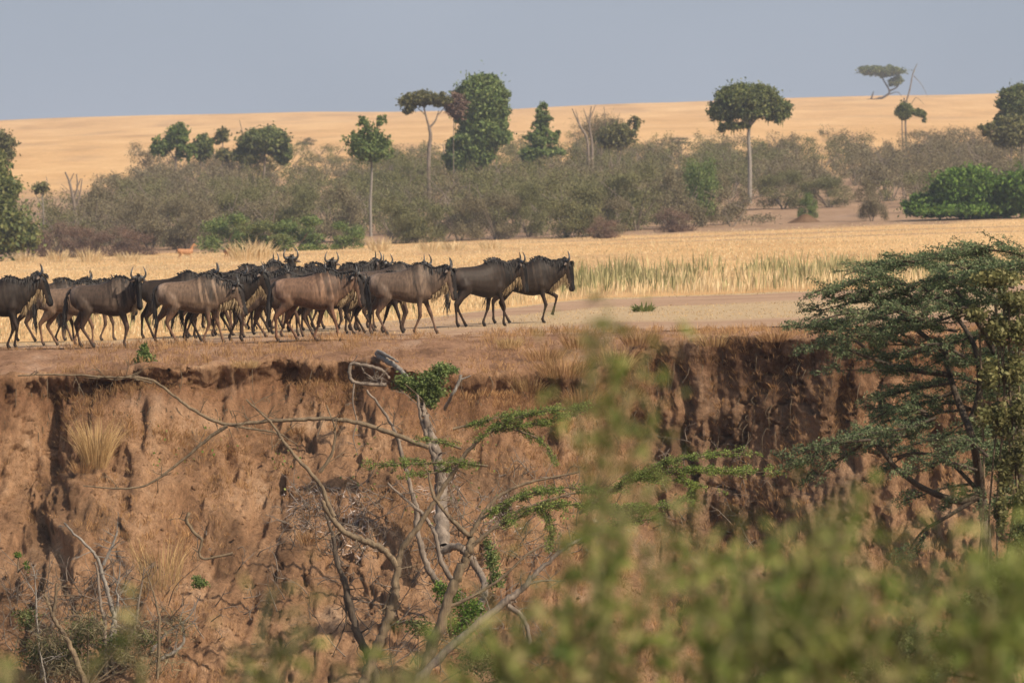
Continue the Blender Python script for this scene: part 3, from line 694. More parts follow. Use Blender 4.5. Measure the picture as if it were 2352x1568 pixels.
front = [  # u, base y (picture), width, height (picture units), kind, label
 (118, 588, 120, 70, 'r', 'low reddish brush beside the dark tree at the left edge'),
 (195, 590, 110, 66, 'r', 'reddish brown low bush under the bare forked dead tree'),
 (285, 588, 130, 62, 'r', 'low rust coloured brush along the grass, right of the forked dead tree'),
 (345, 575, 120, 110, 'b', 'grey brown thorn bush behind the rust coloured low brush'),
 (250, 560, 130, 120, 'b', 'tall brown twiggy thorn bush at the left end of the thicket'),
 (430, 572, 130, 110, 'b', 'grey twiggy bush behind the first grazing antelope'),
 (520, 580, 120, 80, 'g', 'low dark green bush just behind the second antelope'),
 (600, 582, 130, 62, 'd', 'spreading low dark green bush behind the golden grass clump'),
 (685, 580, 130, 72, 'g', 'broad low green bush in the middle of the thicket foot'),
 (560, 558, 130, 120, 'o', 'taller olive thorn bush above the low dark green bush'),
 (690, 555, 120, 125, 'o', 'olive bush standing over the broad low green bush'),
 (790, 574, 90, 56, 'g', 'small green bush at the foot of the long pale stem'),
 (775, 556, 120, 120, 'b', 'brown bush left of the long pale stem'),
 (905, 560, 110, 100, 'o', 'grey green thorn bush right of the long pale stem'),
 (985, 556, 100, 90, 'o', 'dull green bush beneath the slender forked tree'),
 (1055, 553, 110, 96, 'b', 'brown bush with a clear dark stem right of the slender tree'),
 (1140, 550, 120, 100, 'b', 'wide brown thorn bush below the vine covered column'),
 (1215, 545, 90, 110, 'o', 'olive thorn bush left of the rounded thorn tree'),
 (1300, 546, 150, 128, 'o', 'rounded olive thorn tree with a short visible trunk'),
 (1400, 540, 100, 80, 'b', 'thin brown bush between two olive thorn trees'),
 (1462, 530, 140, 140, 'o', 'pale green grey thorn bush with long rising stems'),
 (1560, 524, 110, 120, 'b', 'brown thorn bush left of the dark green one by the open patch'),
 (1612, 520, 90, 140, 'g', 'darker green bush at the edge of the bare open patch'),
 (1672, 517, 90, 100, 'b', 'small grey thorn bush at the left edge of the open patch'),
 (1385, 548, 80, 45, 'r', 'low reddish brush at the thicket foot in the centre'),
 (1545, 533, 90, 50, 'r', 'low reddish brush near the bare open patch'),
 (2002, 508, 66, 90, 'b', 'leafless twiggy bush between the open patch and bright green bush'),
 (1852, 502, 46, 52, 'g', 'small green bush growing on a termite mound in the open patch'),
 (1905, 462, 120, 66, 'o', 'grey green bush at the far side of the open patch'),
 (1800, 460, 130, 80, 'o', 'wide low bush behind the open patch under the umbrella tree'),
]
for u, y, w, h, k, lab in front:
    D = float(np.clip(ground_hit(u, y)[1], 380, 470)); s = D / F
    place_shrub(u, D, w * s * 1.25, h * s * 1.22, k, lab)
# termite mound
def mound():
    b = on_plain(1850, 424); n = 24; V = []; rings = [(1.5, 0), (1.0, .2), (.6, .42), (.35, .62), (.12, .75)]
    for r, z in rings:
        for k in range(n):
            a = k / n * 2 * np.pi; q = r * (1 + .25 * (vn(np.array([a * 2]), np.array([z * 3]), 5)[0] - .5)); V.append((math.cos(a) * q * 1.1, math.sin(a) * q, z - .1))
    Fq = [(i * n + j, i * n + (j + 1) % n, (i + 1) * n + (j + 1) % n, (i + 1) * n + j) for i in range(4) for j in range(n)]
    o = obj('termite_mound', raw_mesh('termite_mound', V, Fq, True, np.ones((len(V), 3)) * .42), M['bank']); o.location = b
    tag(o, 'low brown termite mound in the bare open patch with a bush on top', 'termite mound')
mound()
# the deep of the thicket, rows of shrubs grown into one mass
def thicket():
    stems = MB(); tw = {k: MB() for k in 'bog'}
    n = 0; rr = np.random.default_rng(77)
    while n < 470:
        u = rr.uniform(60, 2560); D = 412 + 225 * rr.random() ** .9; x = (u - 300) / 2000
        if u < 330 and D > 425 + (u - 60) * .55: continue
        if 1690 < u < 2030 and D < 490: continue
        if u > 2030 and D < 440: continue
        n += 1; s = D / F; X = (u - U0) * s; h = rr.uniform(2.6, 4.6); w = rr.uniform(3.6, 7)
        zb = float(plain(X, D)); c = fbm(np.array([X / 16]), np.array([D / 40]), 120, 2)[0]
        k = 'o' if c < .48 else ('g' if (c > .66 and u < 1700) else 'b')
        if u < 600 and rr.random() < .5: k = 'b'
        bl = [(X + rr.uniform(-.42, .42) * w, D + rr.uniform(-.4, .4) * w, zb + h * rr.uniform(.08, .95), w * .17 * rr.uniform(.7, 1.3), w * .17, h * .16 * rr.uniform(.7, 1.3)) for _ in range(11)]
        crown(tw[k], bl, 300, .26, .25, .9, .16); crown(tw[k], bl, 200, .18, .35, .2, .5)
        for i in range(3): stems.tube([(X, D, zb - .2), (X + rr.uniform(-.2, .2) * w, D, zb + h * .45), (X + rr.uniform(-.4, .4) * w, D, zb + h * rr.uniform(.7, 1))], [.07, .05, .02], 4)
    for k, mt, nm, lab in (('b', 'twig_brown', 'scrub', 'grey brown leafless scrub filling the thicket across the plain'), ('o', 'twig_green', 'scrub', 'olive green scrub mixed through the brown thicket'), ('g', 'leaf_olive', 'scrub', 'greener leafy scrub patches inside the thicket')):
        if tw[k].n: tag(tw[k].build(nm, M[mt]), lab, 'scrub', kind='stuff')
    tag(stems.build('scrub_stems', M['bark_grey'], None, True), 'grey stems inside the scrub thicket', 'stems', kind='stuff')
thicket()

# tall golden clumps standing up out of the grass in front of the thicket
for u, y, h, lab in [(560, 602, 1.5, 'tall golden grass clump beside the second antelope'), (597, 600, 1.6, 'tallest golden grass clump in front of the dark green bush'), (60, 604, 1.0, 'yellow grass clump below the dark tree at the left edge'), (130, 602, 1.1, 'feathery golden clump in front of the low reddish brush'), (205, 606, 1.2, 'golden clump below the bare forked dead tree'), (300, 604, .9, 'pale golden clump left of the first antelope'),
                     (872, 580, 1.2, 'wispy golden grass clump under the long pale stem'), (990, 582, .9, 'reddish gold clump beneath the slender forked tree'), (1040, 578, .8, 'low gold clump right of the slender tree'), (1125, 574, .7, 'small reddish grass clump below the vine column')]:
    b = ground_hit(u, y); g = MB(); tuft(g, np.zeros(3), 1.6, h, 130, .05, .7)
    o = g.build('grass_clump', M['grass']); o.location = b; tag(o, lab, 'grass clump', 'golden grass clumps before the thicket')
for i, (u, y, rr_, hh, lab) in enumerate([(1170, 800, .5, .3, 'thin straw tuft on the rim right behind the weathered log'), (1330, 800, .6, .4, 'straw tuft on the rim left of the tallest blurred weed'), (1410, 850, .8, .5, 'dead grass hanging over the rim behind the tallest blurred weed'), (1470, 800, .7, .4, 'dead grass on the rim just right of the tallest blurred weed'), (1215, 900, .7, .45, 'dead grass mat low beneath the rim right of the green bush'), (1340, 930, .8, .5, 'dead grass mat on the upper bank left of the tallest blurred weed'), (1640, 800, .7, .35, 'reddish grass fringe on the rim over the shaded bank'), (1780, 790, .7, .3, 'grass fringe on the rim near the acacia tips'), (560, 850, .6, .2, 'low straw on the rim under the very dark wildebeest')]):
    tuft_thing('grass_tuft', lab, 'grass tuft', u, y, rr_, hh, 260, M['straw_red'] if i % 2 else M['straw'], .013, .9)
tuft_thing('ground_plant', 'small dark green plant on the track in front of the golden grass', 'plant', 1478, 718, .5, .26, 90, M['leaf_dark'], .05, 1.2, plain_=True)

# ------------------------------------------------------------------ the herd
def coat_mat():
    m, t, b = newmat('coat')
    at = N(t, "ShaderNodeVertexColor", layer_name="Col"); oi = N(t, "ShaderNodeObjectInfo")
    mx = N(t, "ShaderNodeMixRGB", blend_type='MULTIPLY'); mx.inputs[0].default_value = 1
    t.links.new(at.outputs[0], mx.inputs[1]); t.links.new(oi.outputs['Color'], mx.inputs[2])
    tc = N(t, "ShaderNodeTexCoord"); mp = N(t, "ShaderNodeMapping"); mp.inputs['Scale'].default_value = (1, 1, .3)
    nz = N(t, "ShaderNodeTexNoise", Scale=26.0, Detail=5.0); t.links.new(tc.outputs['Object'], mp.inputs[0]); t.links.new(mp.outputs[0], nz.inputs['Vector'])
    r = ramp(t, nz.outputs[0], [(.3, (.62, .62, .62)), (.7, (1.25, 1.22, 1.18))])
    m2 = N(t, "ShaderNodeMixRGB", blend_type='MULTIPLY'); m2.inputs[0].default_value = 1
    t.links.new(mx.outputs[0], m2.inputs[1]); t.links.new(r.outputs[0], m2.inputs[2]); t.links.new(m2.outputs[0], b.inputs['Base Color'])
    b.inputs['Roughness'].default_value = .6; b.inputs['Specular IOR Level'].default_value = .22
    b.inputs['Sheen Weight'].default_value = .0
    bp = N(t, "ShaderNodeBump", Strength=.4, Distance=.01); t.links.new(nz.outputs[0], bp.inputs['Height']); t.links.new(bp.outputs[0], b.inputs['Normal'])
    return m
M['coat'] = coat_mat()
def plainmat(name, c, rough=.5):
    m, t, b = newmat(name); tc = N(t, "ShaderNodeTexCoord"); nz = N(t, "ShaderNodeTexNoise", Scale=40.0, Detail=3.0)
    t.links.new(tc.outputs['Object'], nz.inputs['Vector'])
    r = ramp(t, nz.outputs[0], [(.3, tuple(x * .7 for x in c)), (.7, tuple(x * 1.25 for x in c))]); t.links.new(r.outputs[0], b.inputs['Base Color'])
    b.inputs['Roughness'].default_value = rough; return m
M['horn'] = plainmat('horn', (.05, .048, .046), .35); M['mane'] = plainmat('mane', (.018, .015, .013), .6)
M['beard'] = leafmat('beard', [(0, (.22, .15, .08)), (.5, (.38, .28, .16)), (1, (.50, .39, .24))], .3, .7); M['eye'] = plainmat('eye', (.01, .008, .006), .1)
M['ear'] = plainmat('ear', (.10, .075, .06), .6); M['hoof'] = plainmat('hoof', (.03, .028, .026), .4)

def loft(bm, sts, k=16):
    "sts: (centre, up-vector, half height, half width, belly flatness) -> closed tube"
    rings = []
    for c, up, a, b, e in sts:
        c = Vector(c); up = Vector(up).normalized(); side = Vector((0, 1, 0)); ring = []
        for j in range(k):
            th = 2 * math.pi * j / k; cs, sn = math.cos(th), math.sin(th)
            w = b * (1 + e * sn)                     # wider above or below
            ring.append(bm.verts.new(c + up * (a * sn) + side * (w * cs)))
        rings.append(ring)
    for i in range(len(rings) - 1):
        for j in range(k): bm.faces.new((rings[i][j], rings[i][(j + 1) % k], rings[i + 1][(j + 1) % k], rings[i + 1][j]))
    bm.faces.new(rings[0][::-1]); bm.faces.new(rings[-1])
def limb(bm, pts, rad, y, k=10, flat=.8):
    pts = [Vector((p[0], y if len(p) < 3 else p[2], p[1])) for p in pts]; rings = []
    for i, p in enumerate(pts):
        d = (pts[min(i + 1, len(pts) - 1)] - pts[max(i - 1, 0)]).normalized(); a = d.cross(Vector((0, 1, 0))).normalized(); s = Vector((0, 1, 0))
        rings.append([bm.verts.new(p + a * (rad[i] * math.cos(2 * math.pi * j / k)) + s * (rad[i] * flat * math.sin(2 * math.pi * j / k))) for j in range(k)])
    for i in range(len(rings) - 1):
        for j in range(k): bm.faces.new((rings[i][j], rings[i][(j + 1) % k], rings[i + 1][(j + 1) % k], rings[i + 1][j]))
    bm.faces.new(rings[0][::-1]); bm.faces.new(rings[-1])
def ik(p, q, l1, l2, side):
    p = Vector(p); q = Vector(q); d = q - p; L = min(d.length, (l1 + l2) * .999); d.normalize()
    a = (l1 * l1 - l2 * l2 + L * L) / (2 * L); h = math.sqrt(max(l1 * l1 - a * a, 0)); return p + d * a + Vector((-d.y, d.x)) * h * side, p + d * L

def ungulate(seed, fl, fr, hl, hr, lift=0.0, yaw=0.0, headang=76, gnu=True, fl_up=0, hr_up=0, slim=1.0, deep=0.0, hump=0.0):
    """builds the meshes of one animal facing +X. fl.. are the forward offsets of the four hooves; returns {part: mesh}"""
    bm = bmesh.new(); g = slim
    Z = (0, 0, 1)
    if gnu:
        torso = [(-.735, 1.07, .90, .075), (-.70, 1.13, .80, .15), (-.60, 1.17, .72, .205), (-.45, 1.19, .68, .225), (-.28, 1.195, .66, .235), (-.10, 1.215, .62, .25), (.06, 1.26, .585, .26), (.20, 1.325, .575, .245), (.32, 1.345, .59, .215), (.45, 1.315, .63, .18), (.57, 1.26, .68, .13)]
    else:
        torso = [(-.62, .86, .74, .06), (-.56, .90, .62, .12), (-.40, .91, .57, .145), (-.20, .89, .54, .155), (.0, .885, .52, .16), (.18, .90, .52, .145), (.32, .90, .56, .11), (.42, .88, .62, .08)]
    loft(bm, [((x, 0, (t + b_) / 2), Z, (t - b_) / 2, w * g, -.10) for x, t, b_, w in [(q[0], q[1] + hump * math.exp(-((q[0] - .3) / .25) ** 2), q[2] - deep * math.exp(-((q[0] + .05) / .4) ** 2), q[3]) for q in torso]])
    ph = math.radians(headang)
    if gnu:
        Hp = Vector((.96, 0, 1.17 + lift))
        neck = [((.40, 0, .99), (0, 0, 1), .31, .17, 0), ((.56, 0, .99 + .1 * lift), (-.08, 0, 1), .265, .14, -.1), ((.70, 0, 1.02 + .35 * lift), (-.12, 0, 1), .225, .115, -.15), ((.83, 0, 1.07 + .7 * lift), (-.2, 0, 1), .18, .095, -.15), ((.93, 0, 1.135 + lift), (-.3, 0, 1), .11, .07, -.1)]
        hd = [(-.04, .05, .05), (.0, .10, .072), (.08, .128, .082), (.18, .125, .076), (.28, .108, .062), (.38, .088, .056), (.48, .080, .062), (.55, .072, .064), (.59, .04, .045)]
    else:
        Hp = Vector((.48, 0, 1.20 + lift)); 
        neck = [((.28, 0, .76), (-.5, 0, 1), .15, .09, 0), ((.36, 0, .92), (-1, 0, .6), .10, .06, 0), ((.42, 0, 1.05), (-1, 0, .3), .07, .048, 0), ((.46, 0, 1.16 + lift), (-1, 0, .4), .058, .045, 0)]
        hd = [(-.04, .04, .04), (.02, .062, .05), (.10, .055, .045), (.19, .035, .03), (.25, .022, .02)]
    loft(bm, neck, 14)
    D = Vector((math.cos(ph), 0, -math.sin(ph))); Nn = Vector((math.sin(ph), 0, math.cos(ph)))
    loft(bm, [(Hp + D * s - Nn * .02, Nn, a, b_, .12 if s < .3 else 0) for s, a, b_ in hd], 14)
    legs = []
    def front(dx, upz, y):
        if gnu:
            el = Vector((.36 + .22 * dx, .70)); sh = Vector((.40, .95)); ft = Vector((.37 + dx, .10 + upz)); kn, ft = ik(el, ft, .33, .30, 1)
            tipd = Vector((.055, -.085)) if upz < .02 else Vector((-.03, -.09)); r = (.09, .12, .078, .050, .048, .033, .030, .038, .042, .046)
            pts = [sh, el.lerp(sh, .35), el, el.lerp(kn, .5), kn, kn.lerp(ft, .25), ft.lerp(kn, .3), ft, ft + tipd * .6, ft + tipd]
        else:
            el = Vector((.26 + .2 * dx, .56)); sh = Vector((.30, .74)); ft = Vector((.27 + dx, .07)); kn, ft = ik(el, ft, .26, .245, 1); tipd = Vector((.03, -.06)); r = (.08, .07, .042, .028, .024, .017, .016, .019, .02, .021)
            pts = [sh, el.lerp(sh, .35), el, el.lerp(kn, .5), kn, kn.lerp(ft, .25), ft.lerp(kn, .3), ft, ft + tipd * .6, ft + tipd]
        limb(bm, [(p.x, p.y) for p in pts], r, y); legs.append(pts)
    def hind(dx, upz, y):
        if gnu:
            hip = Vector((-.52, .98)); st = Vector((-.42 + .3 * dx, .72)); ft = Vector((-.56 + dx, .10 + upz)); hk, ft = ik(st, ft, .36, .36, -1); tipd = Vector((.055, -.085)); r = (.12, .185, .14, .080, .052, .040, .032, .038, .042, .046)
            pts = [hip, st.lerp(hip, .4), st, st.lerp(hk, .55), hk, hk.lerp(ft, .2), ft.lerp(hk, .3), ft, ft + tipd * .6, ft + tipd]
        else:
            hip = Vector((-.42, .76)); st = Vector((-.34 + .3 * dx, .57)); ft = Vector((-.46 + dx, .07)); hk, ft = ik(st, ft, .28, .29, -1); tipd = Vector((.03, -.06)); r = (.11, .10, .07, .038, .027, .02, .017, .019, .02, .021)
            pts = [hip, st.lerp(hip, .4), st, st.lerp(hk, .55), hk, hk.lerp(ft, .2), ft.lerp(hk, .3), ft, ft + tipd * .6, ft + tipd]
        limb(bm, [(p.x, p.y) for p in pts], r, y); legs.append(pts)
    yy = .115 if gnu else .07
    front(fl, fl_up, yy); front(fr, 0, -yy); hind(hl, 0, yy * 1.05); hind(hr, hr_up, -yy * 1.05)
    me = bpy.data.meshes.new("t"); bm.normal_update(); bmesh.ops.recalc_face_normals(bm, faces=bm.faces); bm.to_mesh(me); bm.free()
    tmp = bpy.data.objects.new("t", me); COL.objects.link(tmp)
    md = tmp.modifiers.new("r", 'REMESH'); md.mode = 'VOXEL'; md.voxel_size = .019 if gnu else .012; md.use_smooth_shade = True
    ms = tmp.modifiers.new("s", 'SMOOTH'); ms.iterations = 9; ms.factor = .5
    dg = bpy.context.evaluated_depsgraph_get(); dg.update()
    body = bpy.data.meshes.new_from_object(tmp.evaluated_get(dg)); bpy.data.objects.remove(tmp)
    n = len(body.vertices); V = np.empty(n * 3, np.float32); body.vertices.foreach_get("co", V); V = V.reshape(-1, 3).astype(float)
    x, y, z = V.T
    # coat pattern
    hv = V - np.array(Hp); sH = hv @ np.array(D); nH = hv @ np.array(Nn)
    inhead = (sH > -.02) & (np.abs(nH) < .16) & ((x > .75) if gnu else ((x > .4) & (z > 1.08)))
    if gnu:
        base = np.array([.098, .077, .063]); dark = np.array([.020, .017, .015])
        col = np.tile(base, (n, 1))
        rump = sm(-.45, -.72, x) * sm(.8, 1.0, z); col += rump[:, None] * np.array([.105, .095, .088])
        topd = np.maximum(sm(1.10, 1.27, z) * sm(-.25, .2, x), sm(.15, .6, x) * sm(.75, .95, z) * .62) * (x < 1.0); col = col * (1 - .72 * topd[:, None]) + dark * .72 * topd[:, None]
        w = fbm(x * 3 + seed, z * 1.2, 130 + seed, 3)
        st = np.clip((fbm((x + .22 * (z - 1)) * 27, z * 1.6, 150 + seed, 2) - .28) * 2.2, 0, 1)
        zone = sm(-.05, .25, x) * (1 - sm(.88, .98, x)) * sm(.72, .88, z) * (~inhead)
        f = (sm(.35, .75, st) * np.clip(-.15 + 1.9 * (w - .2), 0, 1) * zone)[:, None]; col = col * (1 - f) + dark * f
        f2 = ((1 - sm(.1, .45, st)) * .4 * zone)[:, None]; f2 *= w[:, None] * 2.2; col = col * (1 - f2) + np.array([.19, .155, .125]) * f2
        belly_shade = (1 - sm(.60, .78, z)) * (z > .56) * (np.abs(x) < .5); col *= (1 - .45 * belly_shade)[:, None]  # shade under the belly painted into the coat colour
        lg = 1 - sm(.50, .68, z); lc = np.array([.095, .062, .046]); lg *= (z < .7); col = col * (1 - lg[:, None]) + lc * lg[:, None]
        blk = sm(.11, .05, z)[:, None]; col = col * (1 - blk) + np.array([.03, .027, .025]) * blk
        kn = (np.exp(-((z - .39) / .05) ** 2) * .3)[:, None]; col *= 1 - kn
        # face: black blaze down the front and muzzle, paler cheek
        bl = (inhead & ((nH > .004 + .05 * (.2 - sH)) | (sH > .40))); col[inhead] = np.array([.125, .10, .082]); col[bl] = np.array([.011, .010, .010])
        chin = inhead & (sH > .3) & (nH < -.03); col[chin] = np.array([.15, .12, .10])
    else:
        col = np.tile(np.array([.34, .175, .085]), (n, 1))
        lo = 1 - sm(.56, .68, z); col = col * (1 - lo[:, None]) + np.array([.44, .29, .17]) * lo[:, None]
        up = sm(.84, .9, z) * (x < .35); col = col * (1 - up[:, None]) + np.array([.27, .125, .06]) * up[:, None]
        col[inhead] = np.array([.40, .21, .10])
    parts = {}
    def bend(Vv):
        if not yaw: return Vv
        Vv = Vv.copy(); x0 = .52 if gnu else .3; t = sm(0, .5, Vv[:, 0] - x0); a = yaw * t
        dx, dy = Vv[:, 0] - x0, Vv[:, 1]; k = Vv[:, 0] > x0
        Vv[k, 0] = x0 + dx[k] * np.cos(a[k]) - dy[k] * np.sin(a[k]); Vv[k, 1] = dx[k] * np.sin(a[k]) + dy[k] * np.cos(a[k]); return Vv
    body.vertices.foreach_set("co", bend(V).astype(np.float32).ravel())
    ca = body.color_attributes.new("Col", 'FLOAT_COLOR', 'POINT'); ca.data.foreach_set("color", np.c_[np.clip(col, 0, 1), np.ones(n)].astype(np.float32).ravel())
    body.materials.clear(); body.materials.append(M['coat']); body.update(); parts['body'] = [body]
    def fin(mb, name, mat, smooth=True):
        V2 = bend(np.concatenate(mb.V)); me = raw_mesh(name, V2, np.concatenate(mb.F), smooth); me.materials.append(M[mat]); return me
    Hn = np.array(Hp); Dn = np.array(D); NN = np.array(Nn); Yv = np.array([0, 1., 0])
    parts['horn'] = []; parts['ear'] = []; parts['eye'] = []
    for s in (1, -1):
        m = MB()
        if gnu: hp = [(.0, .02, .05), (-.01, .075, .035), (.01, .13, .035), (.03, .165, .08), (.035, .16, .145), (.015, .135, .205), (.0, .11, .24)]; rr_ = np.linspace(.042, .005, 31)
        else: hp = [(-.02, .02, .04), (-.05, .04, .12), (-.03, .05, .2)]; rr_ = np.linspace(.016, .004, 11)
        pts = curve([Hn + np.array([a, s * b_, c_]) for a, b_, c_ in hp], 5); m.tube(pts, rr_[:len(pts)], 8); parts['horn'].append(fin(m, 'horn', 'horn'))
        m = MB(); e0 = Hn + Yv * s * .06 + np.array([-.03, 0, .0])
        ed = np.array([-.05, s * .17, -.045]) if gnu else np.array([-.05, s * .09, .06])
        m.tube(curve([e0, e0 + ed * .5, e0 + ed], 4), [.012, .03, .036, .036, .032, .027, .02, .012, .004][:9] if gnu else [.01, .02, .022, .022, .02, .017, .012, .008, .003], 6)
        parts['ear'].append(fin(m, 'ear', 'ear'))
        m = MB(); c0 = Hn + Dn * (.10 if gnu else .05) + NN * (.03) + Yv * s * (.074 if gnu else .045); m.tube([c0 - Dn * .018, c0 - Dn * .009, c0, c0 + Dn * .009, c0 + Dn * .018], [.004, .015, .019, .015, .004], 8); parts['eye'].append(fin(m, 'eye', 'eye'))
    r = np.random.default_rng(seed)
    # tail
    m = MB(); sw = r.uniform(-.04, .10)
    if gnu:
        tp = curve([(-.71, 0, 1.10), (-.80, 0, 1.0), (-.80 - sw * .5, .0, .82), (-.79 - sw, 0, .62), (-.76 - sw * 1.2, 0, .40)], 6)
        m.tube(tp, np.interp(np.linspace(0, 1, len(tp)), [0, .3, .5, .8, 1], [.035, .026, .045, .05, .012]), 8)
        for k in range(46):
            t = r.uniform(.3, 1); p = tp[int(t * (len(tp) - 1))] + r.normal(0, .025, 3); q = p + np.array([r.normal(-.01, .03), r.normal(0, .03), -r.uniform(.12, .26)]); m.tube([p, (p + q) / 2 + r.normal(0, .008, 3), q], [.011, .008, .002], 4)
    else: m.tube(curve([(-.61, 0, .84), (-.66, 0, .74), (-.65, 0, .60)], 4), .018, 6)
    parts['tail'] = [fin(m, 'tail', 'mane' if gnu else 'coat' )]
    if gnu:
        # mane: ridge plus hanging strands
        m = MB(); top = [(.12, 0, 1.285), (.30, 0, 1.345), (.46, 0, 1.325), (.58, 0, 1.265 + .1 * lift), (.70, 0, 1.245 + .35 * lift), (.82, 0, 1.25 + .7 * lift), (.93, 0, 1.255 + lift)]
        tp = curve(top, 6)
        m.tube(tp, np.linspace(.02, .032, len(tp)), 6)
        for k in range(210):
            p = tp[r.integers(len(tp))] + np.array([r.normal(0, .01), 0, .0]); s = r.choice([-1, 1]); u_ = r.random()
            q = p + (np.array([-.05, s * .02, r.uniform(.01, .04)]) if u_ < .25 else np.array([r.normal(.0, .03), s * r.uniform(.07, .13), -r.uniform(.08, .30)]))
            mid = (p + q) / 2 + np.array([0, s * .025, .02]); m.tube([p, mid, q], [.013, .011, .002], 4)
        # forelock between the horns
        for k in range(16):
            p = Hn + NN * .09 + np.array([r.normal(0, .02), r.normal(0, .03), .02]); q = p + Dn * r.uniform(.05, .14) + np.array([.01, 0, 0]); m.tube([p, (p + q) / 2 + NN * .015, q], [.012, .01, .002], 4)
        parts['mane'] = [fin(m, 'mane', 'mane')]
        m = MB()
        un = curve([Hn + Dn * .42 - NN * .075, Hn + Dn * .22 - NN * .11, np.array([.84, 0, .91 + .75 * lift]), np.array([.72, 0, .82 + .4 * lift]), np.array([.60, 0, .74])], 8)
        for k in range(300):
            t = r.random() ** .8; p = un[int(t * (len(un) - 1))] + np.array([r.normal(0, .012), r.normal(0, .025), .015]); L = r.uniform(.08, .19) * (1.15 - .5 * abs(t - .5))
            q = p + np.array([r.normal(-.02, .02), r.normal(0, .02), -L]); m.tube([p, (p + q) / 2 + np.array([.012, 0, 0]), q], [.010, .008, .0015], 4)
        parts['beard'] = [fin(m, 'beard', 'beard', False)]
    return parts

# pose: fl, fr, hl, hr, lift, yaw, head angle, front lift
POSES = {
 'stride_a': dict(seed=1, fl=.20, fr=-.16, hl=-.20, hr=.20),
 'stride_b': dict(seed=2, fl=-.20, fr=.17, hl=.22, hr=-.12, lift=-.03, headang=72),
 'stand': dict(seed=3, fl=.0, fr=.06, hl=-.03, hr=.24, lift=.05, yaw=-.75, headang=78),
 'lead': dict(seed=4, fl=-.02, fr=.02, hl=.10, hr=-.22, lift=.03, headang=80),
 'low': dict(seed=5, fl=.24, fr=-.12, hl=-.16, hr=.18, lift=-.10, headang=72),
 'away': dict(seed=6, fl=.12, fr=-.10, hl=.14, hr=-.14, lift=.07, yaw=-1.15, headang=72),
 'high': dict(seed=7, fl=-.10, fr=.12, hl=-.18, hr=.10, lift=.10, yaw=.35, headang=70),
}
POSES['lead'].update(fr=.16, fl=-.02)
BUILT = {}
def pose(nm):
    if nm not in BUILT: BUILT[nm] = ungulate(**POSES[nm])
    return BUILT[nm]
POSES['lift'] = dict(seed=8, fl=.19, fr=.02, hl=.12, hr=-.20, lift=.03, headang=80, fl_up=.17)
def wildebeest(u, y, nm, sc, tint, yaw, label, D=None):
    b = ground_hit(u, y) if D is None else on_plain(u, D)
    b[2] = float(plain(b[0], b[1])) + .004
    t = thing('wildebeest', label, 'wildebeest', b, math.radians(yaw), 'wildebeest walking along the river bank')
    t.scale = (sc * .90, sc, sc); c = (tint[0], tint[1], tint[2], 1)
    i = len(BUILT); rr = np.random.default_rng(900 + i); pz = dict(POSES[nm]); BUILT[i] = 1
    pz['seed'] = 300 + i
    for k in ('fl', 'fr', 'hl', 'hr'): pz[k] = pz[k] * 1.15 + rr.normal(0, .05)
    pz['lift'] = pz.get('lift', 0) + .075 + rr.normal(0, .04); pz['headang'] = pz.get('headang', 76) + rr.normal(0, 4); pz['yaw'] = pz.get('yaw', 0) + rr.normal(0, .12)
    pz['deep'] = rr.uniform(-.055, .015); pz['hump'] = rr.uniform(-.045, .02); pz['slim'] = rr.uniform(.88, 1.06)
    for part, meshes in ungulate(**pz).items():
        for me in meshes:
            o = obj(part, me, None, t); o.color = c
    return t
BR = (1.42, 1.24, 1.08); DK = (.26, .23, .21); MD = (.68, .62, .58); GY = (1.10, .99, .90); RD = (1.42, 1.10, .90)
